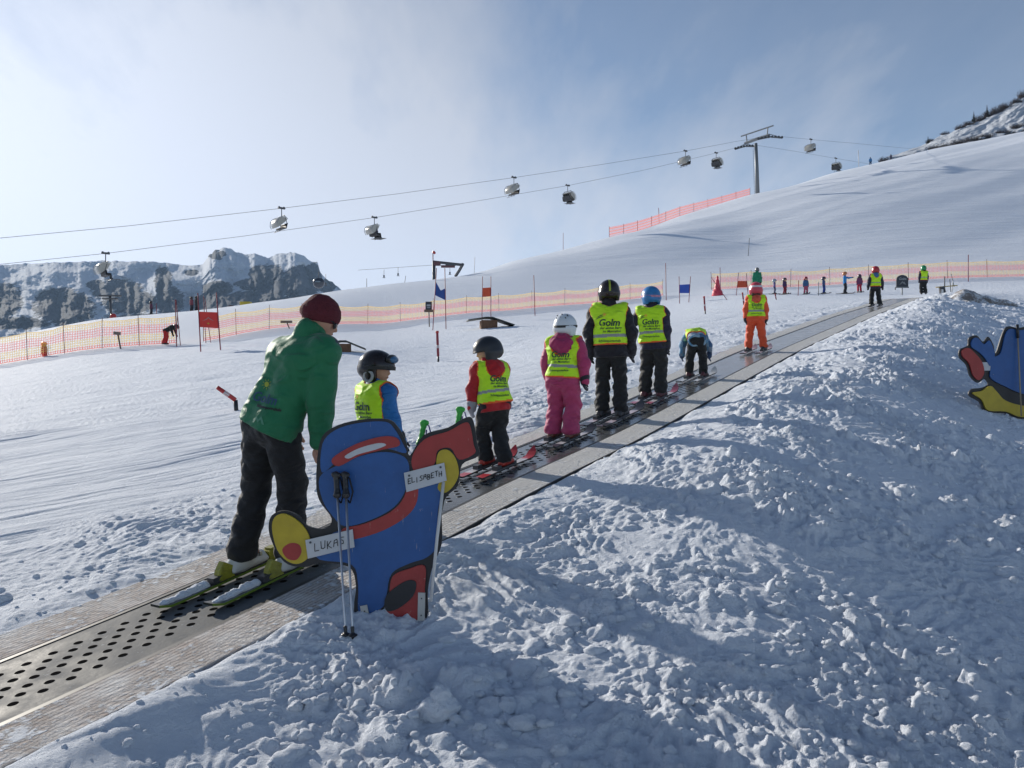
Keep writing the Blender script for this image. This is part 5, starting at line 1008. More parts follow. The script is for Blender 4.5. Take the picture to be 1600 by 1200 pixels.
def chair(org, front, closed, label):
    e_ = empty('lift_chair', org, label, 'lift chair', 'chairs hanging on the chairlift ropes'); fr = LN*front
    m_ = MB(org); m_.box(org+UP*.02, (.12, .42, .10), (PN, LN, UP)); m_.tube([org+LN*.3+UP*.12, org+LN*.3+UP*.2], .1, 6); m_.tube([org-LN*.3+UP*.12, org-LN*.3+UP*.2], .1, 6); m_.build('grip', CHM, e_)
    m_ = MB(org); m_.tube([org, org-UP*.95], .05, 6); m_.build('hanger', CHM, e_)
    m_ = MB(org); m_.tube([org-UP*.95-PN*.8, org-UP*.95+PN*.8], .05, 6)
    for sg in (-1, 1): m_.tube([org-UP*.95+PN*sg*.8, org-UP*1.3+PN*sg*.9-fr*.1, org-UP*2.0+PN*sg*.9-fr*.3, org-UP*2.45+PN*sg*.9-fr*.2, org-UP*2.5+PN*sg*.88+fr*.3], .045, 6)
    m_.build('frame', CHM, e_)
    m_ = MB(org); m_.box(org-UP*2.42+fr*.05, (.85, .27, .06), (PN, fr, UP)); m_.build('seat', mat('seat_dark', (.03, .03, .035), .6), e_)
    m_ = MB(org); a1 = (fr*.25+UP).normalized(); m_.box(org-UP*2.08-fr*.30, (.85, .05, .28), (PN, (fr-UP*.25).normalized(), (UP+fr*-.25).normalized())); m_.build('backrest', mat('seat_dark', (.03, .03, .035), .6), e_)
    if closed: prof = [(-.35, -1.35), (-.1, -1.12), (.3, -1.08), (.7, -1.3), (.98, -1.7), (1.0, -2.15), (.85, -2.45)]
    else: prof = [(-.75, -2.35), (-1.0, -1.9), (-.95, -1.45), (-.6, -1.12), (-.15, -1.02), (.3, -1.12)]
    sh_ = shell(org, prof, .92, .03, fr).build('bubble', BUB, e_, True)
    m_ = MB(org); P_ = [org+PN*.94+fr*p_+UP*z_ for p_, z_ in prof]; m_.tube(P_, .04, 5); m_.tube([q_-PN*1.88 for q_ in P_], .04, 5); m_.tube([P_[2], P_[2]-PN*1.88], .035, 5); m_.build('bubble_rim', BUBT, sh_)
    m_ = MB(org)
    for sg in (-.6, 0, .6): m_.tube([org+PN*sg-UP*2.42+fr*.3, org+PN*sg-UP*2.85+fr*.55], .025, 5)
    m_.tube([org-PN*.9-UP*2.85+fr*.55, org+PN*.9-UP*2.85+fr*.55], .03, 5); m_.build('footrest', CHM, e_)
    return e_
def seated(org, front, off, m1, m2, label, grp):
    fr = LN*front; b_ = org-UP*2.36+PN*off; e_ = empty('person', b_, label, 'person', grp); hp_ = b_+UP*.12; s2 = hp_+UP*.45-fr*.12; 
    kn = [hp_+fr*.45+PN*sg*.12 for sg in (-1, 1)]; an = [k_-UP*.42+fr*.1 for k_ in kn]
    blob('body', [('c', hp_, s2, .14, .13), ('c', s2-PN*.16, s2+PN*.16, .08, .08), ('e', s2+UP*.22, (.09, .1, .11), None)], .05, SKIN, e_)
    blob('jacket', [('c', hp_, s2, .19, .18), ('c', s2-PN*.2, s2+PN*.2, .1, .1), ('c', s2+PN*.22, s2+PN*.25-UP*.25+fr*.15, .07, .06), ('c', s2-PN*.22, s2-PN*.25-UP*.25+fr*.15, .07, .06)], .05, m1, e_)
    blob('trousers', [('c', hp_+PN*.1*sg, kn[i], .12, .1) for i, sg in enumerate((-1, 1))]+[('c', kn[i], an[i], .1, .09) for i in (0, 1)], .05, m2, e_)
    blob('helmet', [('e', s2+UP*.27, (.15, .15, .14), None)], .045, DARKP, e_)
    for i in (0, 1):
        m_ = MB(b_); m_.box(an[i]-UP*.14+fr*.1, (.045, .8, .015), (PN, (fr+UP*.06).normalized(), UP)); m_.build('ski', CHM, e_); 
        blob('ski_boot', [('c', an[i]-UP*.02, an[i]-UP*.1+fr*.12, .08, .06)], .04, BOOTD, e_)
    return e_
NV = fab('navy_jacket', (.022, .02, .045)); BK_ = fab('black_pants', (.015, .016, .018))
cA = [(440, 325.5, 'empty closed lift chair on the upper rope above the rocky summit'), (803, 277.5, 'empty closed lift chair on the upper rope left of the picture centre line'), (1071, 236, 'empty closed lift chair on the upper rope just left of the tower'), (1267, 218, 'empty closed lift chair on the upper rope right of the tower')]
for x, y, lb in cA: chair(onrope(x, y, TA), -1, True, lb)
cB = [(165, 396, 'lift chair on the lower rope at the far left before the mountains', 1), (585, 340, 'lift chair with riders on the lower rope right of the mountain summit', 4), (887, 290, 'lift chair with riders on the lower rope above the white helmet', 3), (1119, 239, 'lift chair with riders on the lower rope beside the tower', 3), (1306, 247.5, 'lift chair with riders on the lower rope close above the ridge', 2)]
for x, y, lb, n in cB:
    o_ = onrope(x, y, TB); chair(o_, 1, x in (887, 1119, 1306), lb)
    for j in range(n): seated(o_, 1, (-.6+.42*j) if n > 2 else .1+.45*j, NV if j % 2 else BK_, BK_, {165: 'lone dark rider on the leftmost lift chair', 585: 'dark clothed rider on the lift chair right of the mountain summit', 887: 'dark clothed rider on the lift chair above the white helmet', 1119: 'dark clothed rider on the lift chair beside the tower', 1306: 'dark clothed rider on the lift chair close above the ridge'}[x], 'riders on the chair at %s' % {165: 'far left', 585: 'the summit', 887: 'the picture middle', 1119: 'the tower', 1306: 'the ridge'}[x])

# ------------------------------------------------------------------ far mountains and the upper hill
mr = [(-500, 430), (-250, 424), (-100, 420), (0, 414), (60, 411), (150, 408), (230, 408.5), (262, 411), (296, 415), (318, 412), (326, 400), (336, 391), (348, 387.5), (362, 391), (380, 396), (400, 399), (418, 402), (430, 398), (447, 395), (460, 394), (474, 399), (484, 407), (496, 410), (500, 424), (508, 434), (520, 441), (532, 452), (545, 470), (560, 490)]
us = np.linspace(-500, 560, 900); top_ = np.interp(us, [a for a, b in mr], [b for a, b in mr])+(1+1.2*sst(290, 330, us))*(.8-2.0*np.abs(pn(us/17, us*0+.5, 3))-.7*np.abs(pn(us/6, us*0+.5, 4))); ts = np.linspace(0, 1, 260)
UU, TT = np.meshgrid(us, ts, indexing='ij'); YY = 2400-1100*TT**.9+90*fbm(UU/60, TT*4, 5, 8); vrow = top_[:, None]*(1-TT)+(560)*TT
# buttresses and gullies stand out of the wall
but = np.abs(pn(UU/46+.35*pn(UU/30, TT*3, 13), TT*1.6, 11)); but2 = np.abs(pn(UU/17, TT*4.5, 12)); amp = np.clip(TT*9, 0, 1)
def rockmask(UU, vrow):
    rock = np.zeros_like(UU)-.8
    for cx_, cy_, rx, ry in ((100, 480, 50, 30), (85, 470, 30, 20), (5, 470, 32, 28), (185, 455, 42, 18), (205, 472, 45, 20), (255, 440, 14, 26), (265, 470, 24, 24), (340, 452, 26, 14), (330, 475, 34, 16), (400, 444, 34, 10), (425, 452, 24, 40), (405, 427, 18, 14), (470, 442, 34, 28), (490, 427, 16, 18), (338, 397, 15, 9), (510, 446, 16, 12), (395, 466, 60, 12), (150, 445, 16, 8), (300, 426, 12, 5), (20, 505, 60, 10), (230, 500, 60, 10), (-90, 470, 50, 30), (-220, 470, 60, 40)):
        rock = np.maximum(rock, 1-((UU-cx_)/rx)**2-((vrow-cy_)/ry)**2)
    return rock
rk0 = np.clip(rockmask(UU, vrow)+.4, 0, 1)
YY = YY-amp*((60+150*rk0)*(but-.25)+(12+50*rk0)*(but2-.25)+(4+12*rk0)*fbm(UU/7, TT*14, 4, 14)+90*pn(UU/70, TT*2, 17))
vrow = vrow+amp*(3.0*pn(UU/26, TT*7, 15)+(.4+1.3*rk0)*fbm(UU/8, TT*22, 4, 16))
ZZ = (600-vrow)/F*YY; XX = (UU-800)/F*YY
rock = rockmask(UU, vrow)
rock = np.clip(rock*1.3, -.75, .8)+.06+.34*fbm((UU+vrow*.9)/13, vrow/7, 5, 22, .62)+.30*pn((UU*.35+vrow)/2.6, (UU-vrow*.3)/26, 27)-.25*np.exp(-((top_[:, None]+4-vrow)/3.5)**2)
nx, ny = UU.shape; id3 = np.arange(nx*ny).reshape(nx, ny); q3 = np.stack([id3[:-1, :-1], id3[:-1, 1:], id3[1:, 1:], id3[1:, :-1]], -1).reshape(-1, 4)
mm = bpy.data.materials.new('rock_and_snow'); mm.use_nodes = True; t = mm.node_tree; p = t.nodes['Principled BSDF']; at = nd(t, 'ShaderNodeAttribute', attribute_name='rock'); oc = nd(t, 'ShaderNodeTexCoord').outputs['Object']
ns = noise(t, oc, .035, 9, .72); f_ = ramp(t, mth(t, 'ADD', at.outputs['Fac'], mth(t, 'MULTIPLY', mth(t, 'SUBTRACT', ns, .5), 1.6)), -.02, .30); rc = mixc(t, ramp(t, noise(t, oc, .05, 8, .7), .3, .7), (.020, .028, .042), (.055, .068, .09))
t.links.new(mixc(t, f_, (.62, .66, .72), rc), p.inputs['Base Color']); p.inputs['Roughness'].default_value = .9; p.inputs['Specular IOR Level'].default_value = .1
bb = nd(t, 'ShaderNodeBump'); bb.inputs['Strength'].default_value = .9; bb.inputs['Distance'].default_value = 5; t.links.new(ns, bb.inputs['Height']); t.links.new(bb.outputs[0], p.inputs['Normal'])
mo = quads_mesh('mountain', np.stack([XX, YY, ZZ], -1).reshape(-1, 3), q3, mm); tag(mo, kind='structure'); a_ = mo.data.attributes.new('rock', 'FLOAT', 'POINT'); a_.data.foreach_set('value', rock.ravel().astype(np.float32))
# upper hill with scrub on the right
us = np.linspace(1385, 2050, 420); ts = np.linspace(-.15, 1, 150); UU, TT = np.meshgrid(us, ts, indexing='ij')
bot = np.interp(us, [1385, 1450, 1600, 1850, 2050], [246, 240, 212, 168, 140]); tp2 = np.interp(us, [1385, 1400, 1440, 1470, 1520, 1560, 1600, 1750, 2050], [246, 242, 228, 212, 193, 176, 152, 90, 60])
vv = bot[:, None]*(1-TT)+tp2[:, None]*TT; YY = 222+(UU-1450)*.16+TT*55+4*fbm(UU/40, TT*3, 4, 31); vv = vv+np.clip(TT*3, 0, 1)*(1.8*fbm(UU/30, TT*3, 4, 33)); vv = np.where(TT < 0, bot[:, None]+14, vv)
XX = (UU-800)/F*YY; ZZ = (600-vv)/F*YY; nx, ny = UU.shape; id3 = np.arange(nx*ny).reshape(nx, ny); q3 = np.stack([id3[:-1, :-1], id3[1:, :-1], id3[1:, 1:], id3[:-1, 1:]], -1).reshape(-1, 4)
rock = np.where((TT > .0) & (TT < .34), 1.0, -.4)*1.0*np.exp(-((TT-.14)/.16)**2)-.55+.6*fbm(UU/15, TT*4, 5, 44)
hl_ = quads_mesh('hill', np.stack([XX, YY, ZZ], -1).reshape(-1, 3), q3, mm); tag(hl_, kind='structure'); a_ = hl_.data.attributes.new('rock', 'FLOAT', 'POINT'); a_.data.foreach_set('value', (rock-.25).ravel().astype(np.float32))
SCRUB = mat('scrub_brown', (.060, .045, .045), .9, 0, 0, 1, .4, 1); FIR = mat('fir_dark', (.025, .04, .03), .9)
def hill_pt(x, t_):
    i = int(np.clip(np.searchsorted(us, x), 0, nx-1)); j = int(np.clip(np.searchsorted(ts, t_), 0, ny-1)); return Vector((XX[i, j], YY[i, j], ZZ[i, j]))
def shrub(b_, hgt, wid, label, seed, name='shrub'):
    r_ = random.Random(seed); e_ = empty(name, b_, label, 'shrub', 'bare shrubs on the upper hill'); m_ = MB(b_)
    for k in range(int(60+40*wid)):
        x0 = r_.uniform(-wid, wid)*.6; d_ = Vector((r_.uniform(-.6, .6), r_.uniform(-.6, .6), 1)).normalized(); l_ = hgt*r_.uniform(.4, 1)*(1-.5*(abs(x0)/wid)**2); s0_ = b_+Vector((x0, r_.uniform(-wid, wid)*.35, -.2)); m_.tube([s0_, s0_+d_*l_*.6, s0_+d_*l_+Vector((r_.uniform(-.2, .2), 0, r_.uniform(0, .1)))], [.06, .045, .015], 3, False)
    m_.build('branches', SCRUB, e_); m_ = MB(b_)
    for k in range(int(110*wid)):
        x0 = r_.gauss(0, .42)*wid; z_ = hgt*r_.uniform(.05, .85)*(1-.5*(x0/wid)**2); c_ = b_+Vector((x0, r_.gauss(0, .35)*wid, z_)); a_ = r_.uniform(.05, .15); v1 = Vector((r_.uniform(-1, 1), r_.uniform(-1, 1), r_.uniform(-1, 1))).normalized()*a_; v2 = v1.cross(Vector((r_.uniform(-1, 1), .3, r_.uniform(-1, 1)))).normalized()*a_*.7; m_.add([c_-v1, c_+v2, c_+v1, c_-v2], [(0, 1, 2, 3)])
    m_.build('twigs', SCRUB, e_); return e_
def fir(b_, hgt, label):
    e_ = empty('fir_tree', b_, label, 'fir tree'); seg(b_-UP*.4, b_+UP*hgt, .07, mat('bark', (.05, .035, .03), .9), 'trunk', e_, 6); m_ = MB(b_); r_ = random.Random(int(b_.x*10))
    for k in range(240):
        f1 = r_.random()**.8; z_ = hgt*(.1+.9*f1); rad = (1-f1)*hgt*.24+.06; a_ = r_.uniform(0, 6.28); d_ = Vector((math.cos(a_), math.sin(a_), -.35)); s0_ = b_+UP*z_; w_ = Vector((-math.sin(a_), math.cos(a_), 0))*rad*.22; m_.add([s0_, s0_+d_*rad*.6+w_, s0_+d_*rad*r_.uniform(.8, 1.1), s0_+d_*rad*.6-w_], [(0, 1, 2, 3)])
    m_.build('crown', FIR, e_)
spots = [(1452, .95, 1.8, 2.4), (1476, 1, 1.7, 2.6), (1500, 1, 2.2, 3.0), (1512, 1, 2.4, 3.2), (1530, 1, 3.0, 3.4), (1546, 1, 3.2, 4.2), (1558, 1, 3.6, 4.4), (1572, 1, 3.0, 4.2), (1588, 1, 2.2, 3.4), (1600, 1, 4.2, 4.2), (1462, .18, 2.2, 4.2), (1480, .15, 1.8, 4.4), (1500, .16, 2.4, 4.6), (1520, .2, 2.2, 4.4), (1540, .22, 1.8, 4.0), (1565, .25, 1.8, 4.2), (1590, .26, 2.2, 4.4), (1625, 1, 4.4, 4.6), (1660, 1, 4.0, 4.6)]
ordn = ['lowest', 'second lowest', 'third', 'fourth', 'fifth', 'sixth', 'seventh', 'eighth', 'ninth', 'tenth', 'eleventh', 'twelfth']
na_ = nb2 = 0
for i, (x, t_, hgt, wid) in enumerate(spots):
    if t_ > .5: lb = 'brown bare shrub on the skyline of the upper hill, %s from the left' % ordn[na_]; na_ += 1
    else: lb = 'brown scrub at the foot of the upper hill, %s from the left' % ['leftmost', 'second', 'third', 'fourth', 'fifth', 'sixth', 'seventh'][nb2]; nb2 += 1
    shrub(hill_pt(x, t_)-UP*.3, hgt*.85, wid*.8, lb, i)
fir(hill_pt(1521, 1)-UP*.2, 4.2, 'small dark fir on the upper hill, left one of two'); fir(hill_pt(1541, 1)-UP*.2, 4.4, 'small dark fir on the upper hill, right one of two'); fir(hill_pt(1449, .9)-UP*.3, 2.6, 'tiny fir at the lower left end of the upper hill')
shrub(gY(1380, 206), 1.6, 1.5, 'small dark bush on the ridge line between the two skiers', 77)

# ------------------------------------------------------------------ the painted boards
def flat_shape(pts, Y, org, y0, y1, mt, name, parent, res=4):
    """closed smooth outline given in photograph columns and rows, cut from board of real thickness at its own distance"""
    n = len(pts); P_ = []
    for i in range(n):
        a, b_, c_, d_ = [np.array(pts[(i+k) % n], float) for k in (-1, 0, 1, 2)]
        for j in range(res):
            t_ = j/res; P_.append(.5*((2*b_)+(-a+c_)*t_+(2*a-5*b_+4*c_-d_)*t_*t_+(-a+3*b_-3*c_+d_)*t_**3))
    V = []
    for yy in (y0, y1): V += [tuple(Vector(((x-800)/F*Y, Y+yy, (600-y)/F*Y))-Vector(org)) for x, y in P_]
    m_ = len(P_); f_ = [tuple(range(m_)), tuple(range(2*m_-1, m_-1, -1))]+[(i, (i+1) % m_, m_+(i+1) % m_, m_+i) for i in range(m_)]
    me = bpy.data.meshes.new(name); bm_ = bmesh.new(); vs = [bm_.verts.new(v) for v in V]
    for q_ in f_: bm_.faces.new([vs[i] for i in q_])
    bmesh.ops.recalc_face_normals(bm_, faces=bm_.faces); bmesh.ops.triangulate(bm_, faces=[q_ for q_ in bm_.faces if len(q_.verts) > 4]); bm_.to_mesh(me); bm_.free(); me.materials.append(mt); o_ = bpy.data.objects.new(name, me); C.objects.link(o_)
    if parent is not None: o_.parent = parent
    return o_
PB = mat('paint_blue', (.012, .085, .29), .45, 0, .15, 40, .12, 9); PR = mat('paint_red', (.33, .03, .03), .45, 0, .15, 40, .12, 9); PY = mat('paint_yellow', (.45, .34, .02), .45, 0, .15, 40, .12, 9); PK = mat('paint_black', (.012, .014, .02), .5, 0, .1, 40); PWH = mat('card_white', (.50, .52, .55), .6, 0, .1, 30, .06, 9); ZN = mat('zinc_bracket', (.45, .46, .46), .45, .5)
for m_w in (PB, PR, PY, PK):
    t = m_w.node_tree; p = t.nodes['Principled BSDF']; oc = nd(t, 'ShaderNodeTexCoord').outputs['Object']; old = p.inputs['Base Color'].links[0].from_socket if p.inputs['Base Color'].links else tuple(p.inputs['Base Color'].default_value[:3])
    sc1 = ramp(t, noise(t, oc, 16, 9, .78), .645, .675); mp_ = nd(t, 'ShaderNodeMapping'); mp_.inputs['Scale'].default_value = (60, 60, 5); mp_.inputs['Rotation'].default_value = (0, .7, 0); t.links.new(oc, mp_.inputs[0]); sc2 = ramp(t, noise(t, mp_.outputs[0], 1.5, 4, .6), .70, .73)
    w_ = mth(t, 'MULTIPLY', mth(t, 'MAXIMUM', sc1, sc2), .55); t.links.new(mixc(t, w_, old, (.40, .38, .34)), p.inputs['Base Color'])
Y1 = 4.42; b1 = gY(612, Y1); bd1 = empty('painted_board', b1, 'large blue, red and yellow painted plywood board standing in the snow before the instructor', 'painted board')
out1 = [(500, 690), (520, 668), (560, 656), (605, 655), (622, 668), (634, 690), (640, 712), (662, 680), (700, 668), (722, 655), (738, 654), (745, 690), (748, 712), (722, 726), (716, 758), (698, 776), (690, 800), (690, 850), (676, 885), (668, 925), (667, 965), (640, 975), (600, 984), (560, 990), (553, 950), (556, 915), (545, 886), (500, 880), (478, 886), (450, 882), (432, 862), (420, 830), (424, 806), (444, 798), (466, 806), (480, 822), (508, 826), (518, 810), (498, 780), (494, 745)]
flat_shape(out1, Y1, b1, 0, .02, PK, 'panel', bd1)
def ins(pts, k=.94, c=None):
    c = c or (sum(p_[0] for p_ in pts)/len(pts), sum(p_[1] for p_ in pts)/len(pts)); return [(c[0]+(x-c[0])*k, c[1]+(y-c[1])*k) for x, y in pts]
lay = -.003
npz = [0]
def patch(pts, m_, nm, k=1.0):
    npz[0] += 1; return flat_shape(ins(pts, k), Y1, b1, lay-.0012*npz[0], -.0003, m_, nm, bd1)
patch([(504, 694), (524, 672), (560, 661), (602, 659), (617, 671), (629, 692), (634, 708), (600, 700), (560, 706), (528, 720), (503, 738)], PB, 'blue_field')
patch([(500, 745), (530, 726), (565, 712), (602, 706), (632, 714), (640, 735), (634, 765), (616, 792), (580, 812), (540, 822), (520, 806), (504, 780)], PB, 'blue_field')
patch([(522, 832), (560, 824), (600, 810), (636, 786), (648, 760), (672, 748), (690, 762), (684, 800), (684, 848), (668, 870), (640, 880), (612, 896), (604, 930), (596, 950), (562, 958), (560, 915), (550, 882), (500, 874), (496, 856)], PB, 'blue_field', 1)
patch([(536, 826), (570, 818), (610, 800), (632, 776), (640, 742), (652, 748), (652, 782), (636, 806), (600, 828), (556, 842), (536, 842)], PR, 'red_band')
patch([(644, 714), (664, 686), (700, 674), (724, 661), (734, 664), (740, 694), (742, 708), (718, 718), (704, 700), (684, 704), (678, 726), (650, 738)], PR, 'red_field')
patch([(686, 706), (700, 703), (712, 716), (717, 740), (708, 760), (694, 770), (684, 762), (690, 742), (682, 726)], PY, 'yellow_field')
patch([(614, 900), (640, 888), (664, 884), (664, 920), (662, 962), (640, 970), (600, 978), (562, 984), (558, 962), (600, 954), (608, 930)], PR, 'red_field')
patch([(426, 826), (430, 808), (444, 802), (462, 810), (478, 826), (486, 846), (484, 868), (468, 880), (450, 876), (434, 858)], PY, 'yellow_field')
patch([(442, 858), (454, 848), (468, 850), (472, 862), (464, 874), (450, 872)], PR, 'red_patch')
patch([(520, 716), (556, 694), (596, 682), (620, 684), (624, 696), (600, 702), (562, 712), (530, 728)], PR, 'red_band')
patch([(540, 712), (562, 700), (592, 692), (604, 695), (588, 702), (562, 709), (546, 716)], PWH, 'white_stripe')
patch([(604, 930), (632, 908), (650, 908), (646, 930), (622, 950), (604, 952)], PK, 'black_patch')
for i, (x0, y0, x1, y1) in enumerate(((568, 946, 577, 984), (659, 926, 658, 964))):
    m = MB(b1); a, c = W(x0, y0, Y1-.018), W(x1, y1+6, Y1-.018); ax_ = (a-c).normalized(); m.box((a+c)/2, (.019, .003, (a-c).length/2), (ax_.cross(Vector((0, -1, 0))).normalized(), Vector((0, 1, 0)), ax_)); br = m.build('bracket', ZN, bd1)
    for fz in (.2, .8):
        m = MB(b1); q_ = a.lerp(c, fz); m.tube([q_, q_-Vector((0, .008, 0))], .004, 8); m.build('screw', DGREY, br)
def name_card(corners, txt, label, Yc, strokes=True):
    P_ = [W(x, y, Yc) for x, y in corners]; b_ = P_[0]; e_ = empty('name_card', b_, label, 'name card'); m_ = MB(b_); m_.add(P_+[q_+Vector((0, .003, 0)) for q_ in P_], [(0, 3, 2, 1), (4, 5, 6, 7), (0, 1, 5, 4), (1, 2, 6, 5), (2, 3, 7, 6), (3, 0, 4, 7)]); cd_ = m_.build('card', PWH, e_)
    ux = (P_[1]-P_[0]).normalized(); uz = (P_[0]-P_[3]).normalized(); ctr = sum(P_, Vector())/4; LT = {'L': [[(0, 1), (0, 0), (.6, 0)]], 'U': [[(0, 1), (.05, .1), (.3, 0), (.55, .1), (.6, 1)]], 'K': [[(0, 1), (0, 0)], [(.55, .95), (.05, .45), (.6, 0)]], 'A': [[(0, 0), (.1, .8), (.5, .9), (.6, 0)], [(.05, .45), (.55, .5)]], 'S': [[(.6, .9), (.2, .95), (.05, .7), (.5, .45), (.5, .1), (0, .05)]],
          'E': [[(.6, 1), (0, 1), (0, 0), (.6, .05)], [(0, .5), (.45, .52)]], 'I': [[(.2, 1), (.2, 0)]], 'B': [[(0, 0), (0, 1), (.45, .9), (.4, .6), (0, .52), (.5, .4), (.5, .08), (0, 0)]], 'T': [[(0, 1), (.65, .98)], [(.3, 1), (.3, 0)]], 'H': [[(0, 1), (0, 0)], [(.55, 1), (.55, 0)], [(0, .5), (.55, .52)]]}
    hgt = .40*(P_[0]-P_[3]).length; stp = min(hgt*.86, .86*(P_[1]-P_[0]).length/len(txt)); hgt = min(hgt, stp*1.25); x0_ = -len(txt)*stp/2; m_ = MB(b_)
    for i, ch in enumerate(txt):
        for st in LT[ch]:
            q_ = [ctr+ux*(x0_+i*stp+(px_+.12*pz_)*hgt*.95)+uz*((pz_-.5)*hgt+.004*math.sin(i*2.1))-Vector((0, .0022, 0)) for px_, pz_ in st]
            for a_, c_ in zip(q_[:-1], q_[1:]):
                d_ = (c_-a_).normalized(); n_2 = d_.cross(Vector((0, 1, 0))).normalized()*.0021; m_.add([a_-n_2-d_*.001, c_-n_2+d_*.001, c_+n_2+d_*.001, a_+n_2-d_*.001], [(0, 1, 2, 3)])
    m_.build('handwriting', PK, cd_); m_ = MB(b_); 
    for (fx_, fz_) in (((.1, .18),) if len(txt) < 7 else ((.12, .2), (.9, .18))):
        q_ = P_[0]+(P_[1]-P_[0])*fx_+(P_[3]-P_[0])*fz_; m_ = MB(b_); m_.tube([q_, q_-Vector((0, .006, 0))], .006, 8); m_.build('screw', DGREY, cd_)
    return e_
name_card([(477, 844), (551, 827), (554, 855), (481, 873)], 'LUKAS', 'white card with five handwritten letters on the left of the big painted board', Y1-.022)
name_card([(631, 739), (694, 723), (698, 751), (635, 769)], 'ELISABETH', 'white card with nine handwritten letters on the right of the big painted board', Y1-.022)
# ski poles hung on the board
def ski_pole(bx, by, tx, ty, Yb, Yt, label, gcol, scol, dark_grip=True, glen=.12, upside=False, strap_col=None, r=.0065, basket=True):
    B_, T_ = W(bx, by, Yb), W(tx, ty, Yt); d_ = (T_-B_).normalized(); e_ = empty('ski_pole', B_, label, 'ski pole'); m_ = MB(B_); m_.tube([B_, B_+d_*.05, T_-d_*glen*.5], [.002, r*.8, r], 10); m_.build('shaft', scol, e_, True)
    if basket: blob('basket', [('e', B_+d_*.045, (.024, .024, .008), None), ('c', B_+d_*.02, B_+d_*.08, .006, .010)], .003, DARKP, e_, k=.008)
    gp_ = blob('grip', [('c', T_-d_*glen, T_-d_*glen*.1, .014, .0165), ('c', T_-d_*glen*.1+Vector((-.012, 0, 0)), T_-d_*glen*.1+Vector((.016, -.01, .0)), .014, .012), ('c', T_-d_*glen*.97, T_-d_*glen*.9, .022, .016)], .0035, gcol, e_, k=.01, fold=.0008, ff=120)
    sc2 = strap_col or mat('strap_black', (.02, .02, .02), .6); m_ = MB(B_); a_ = T_-d_*.01; q_ = [a_, a_+Vector((.025, -.012, -.02)), a_+Vector((.045, -.02, -.09)), a_+Vector((.03, -.02, -.15)), a_+Vector((.008, -.018, -.12)), a_+Vector((.012, -.012, -.04))]; n = len(q_)
    sd_ = Vector((.35, .94, 0))*.009; m_.add([v for p_ in q_ for v in (p_-sd_, p_+sd_)], [(2*i, 2*i+1, 2*i+3, 2*i+2) for i in range(n-1)]); m_.build('strap', sc2, gp_, True); return e_
ALU = mat('aluminium', (.55, .56, .58), .3, .85)
ski_pole(541, 1006, 525, 738, 4.16, Y1-.05, 'left silver ski pole with black grip leaning on the big painted board', DARKP, ALU)
ski_pole(552, 1007, 539, 738, 4.14, Y1-.05, 'right silver ski pole with black grip leaning on the big painted board', DARKP, ALU)
PUR = mat('purple_strap', (.07, .05, .22), .7); GRG = mat('green_grip', (.05, .45, .06), .45)
ski_pole(632, 800, 664, 657, Y1+.10, Y1+.16, 'small ski pole with bright green grip and purple strap behind the big board, left one', GRG, mat('pole_black', (.03, .05, .03), .4), strap_col=PUR, basket=False, glen=.13)
ski_pole(690, 800, 720, 636, Y1+.10, Y1+.16, 'small ski pole with bright green grip and purple strap behind the big board, right one', GRG, mat('pole_black', (.03, .05, .03), .4), strap_col=PUR, basket=False, glen=.13)
m = MB(W(673, 930, Y1-.1)); m.tube([W(673, 940, Y1-.10), W(683, 840, Y1-.05), W(693, 753, Y1-.015)], .0085, 8); o = m.build('white_stake', WHITEP, None, True); o.location = W(673, 930, Y1-.1); tag(o, 'thin white stake leaning against the right edge of the big painted board', 'stake')
# second board on the right
Y1 = 9.9; b1 = gY(1560, Y1); z_shift = 0; bd1 = empty('painted_board', b1, 'blue and yellow painted board with black band at the right picture edge', 'painted board')
out2 = [(1566, 522), (1574, 510), (1590, 512), (1612, 510), (1640, 515), (1660, 530), (1668, 560), (1672, 610), (1660, 645), (1600, 655), (1570, 646), (1540, 645), (1530, 628), (1514, 618), (1518, 608), (1534, 606), (1544, 600), (1538, 592), (1528, 598), (1516, 588), (1510, 570), (1499, 558), (1500, 546), (1512, 540), (1514, 528), (1526, 524), (1536, 534), (1544, 526), (1552, 538), (1556, 552)]
flat_shape(out2, Y1, b1, 0, .02, PK, 'panel', bd1)
lay = -.004
patch([(1570, 522), (1578, 514), (1592, 516), (1614, 514), (1640, 519), (1656, 534), (1663, 562), (1664, 600), (1640, 617), (1600, 616), (1570, 604), (1548, 592), (1546, 580), (1550, 560), (1562, 552)], PB, 'blue_field'); patch([(1517, 542), (1518, 531), (1526, 528), (1536, 538), (1544, 532), (1549, 540), (1553, 556), (1546, 572), (1538, 560), (1528, 550)], PB, 'blue_field')
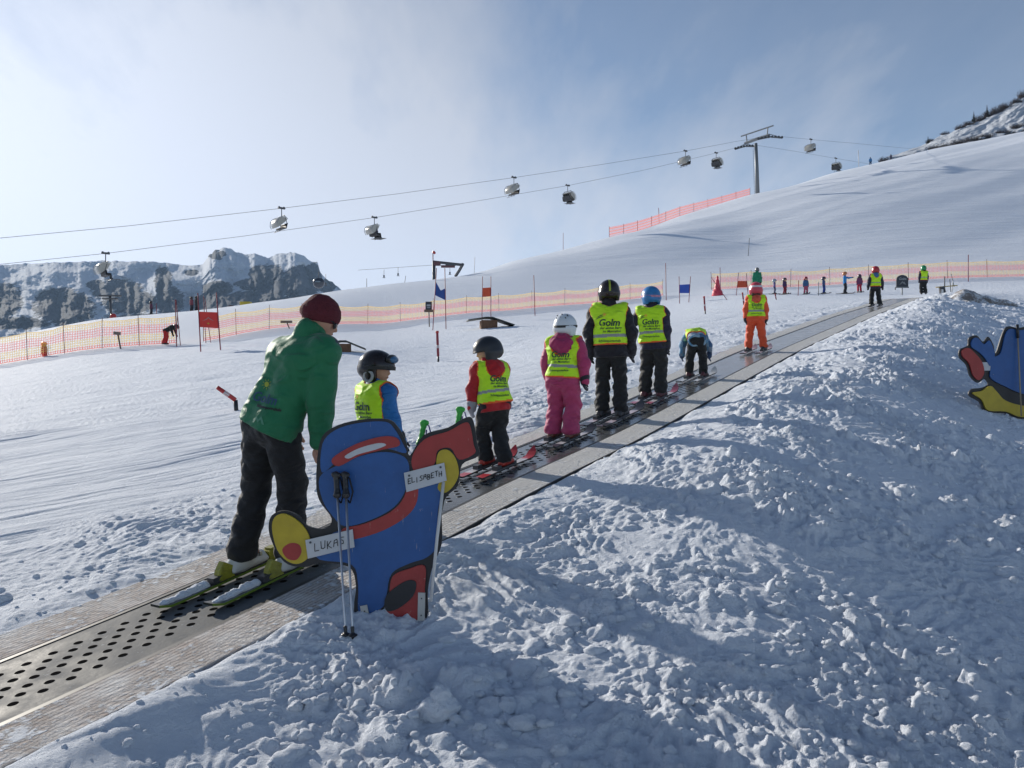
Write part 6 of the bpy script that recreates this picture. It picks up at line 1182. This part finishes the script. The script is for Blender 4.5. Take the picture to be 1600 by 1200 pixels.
patch([(1502, 548), (1512, 544), (1524, 554), (1534, 568), (1536, 584), (1528, 594), (1519, 586), (1513, 568), (1503, 557)], PR, 'red_field'); patch([(1518, 614), (1532, 611), (1546, 603), (1556, 612), (1570, 626), (1600, 634), (1640, 632), (1656, 640), (1600, 652), (1570, 643), (1542, 641), (1533, 625)], PY, 'yellow_field')
m = MB(b1); m.tube([W(1574, 573, Y1-.012), W(1612, 570, Y1-.012), W(1614, 597, Y1-.012), W(1575, 600, Y1-.012), W(1574, 573, Y1-.012)], .005, 4); m.build('painted_frame', mat('paint_pale_blue', (.25, .4, .6), .5), bd1)
m = MB(b1); m.add([W(1532, 566, Y1-.016), W(1561, 566, Y1-.016), W(1561, 579, Y1-.016), W(1532, 579, Y1-.016)], [(0, 3, 2, 1)]); m.box(W(1546.5, 572.5, Y1-.013), (14.4/F*Y1, .002, 6.4/F*Y1)); o = m.build('name_card', PWH, None); o.location = b1; tag(o, 'small blank looking pale card on the board at the right picture edge', 'name card')
m = MB(b1)
b2_ = W(1592, 650, Y1-.12); e = empty('ski_pole', b2_, 'dark topped brown ski pole standing against the right hand board', 'ski pole'); seg(W(1596, 650, Y1-.12), W(1590, 520, Y1-.04), .008, mat('pole_tan', (.3, .25, .18), .5), 'shaft', e); seg(W(1590.5, 528, Y1-.045), W(1589.5, 507, Y1-.035), .017, DARKP, 'grip', e)
# snowball lump bottom middle
b = gp(686, 1128, 2.5); o = blob('snow_lump', [('e', b+UP*.03, (.085, .07, .06), None), ('e', b+UP*.085+Vector((.005, 0, 0)), (.042, .038, .04), None), ('c', b-Vector((.07, 0, 0)), b+Vector((.06, .02, .02)), .04, .03)], .007, SNOW, None, k=.025, fold=.006, ff=60, org=b); o.location = b; tag(o, 'knobbly lump of snow standing up near the bottom middle', 'snow lump')

# ------------------------------------------------------------------ air
m = MB((0, 0, 0)); m.box((-100, 1500, 60), (2600, 1800, 400)); hz = bpy.data.materials.new('air'); hz.use_nodes = True; t = hz.node_tree; t.nodes.remove(t.nodes['Principled BSDF']); pv = nd(t, 'ShaderNodeVolumePrincipled'); pv.inputs['Density'].default_value = .00008; pv.inputs['Color'].default_value = (.5, .72, 1, 1); t.links.new(pv.outputs[0], t.nodes['Material Output'].inputs['Volume'])
hb = m.build('haze', hz, None); tag(hb, kind='stuff')
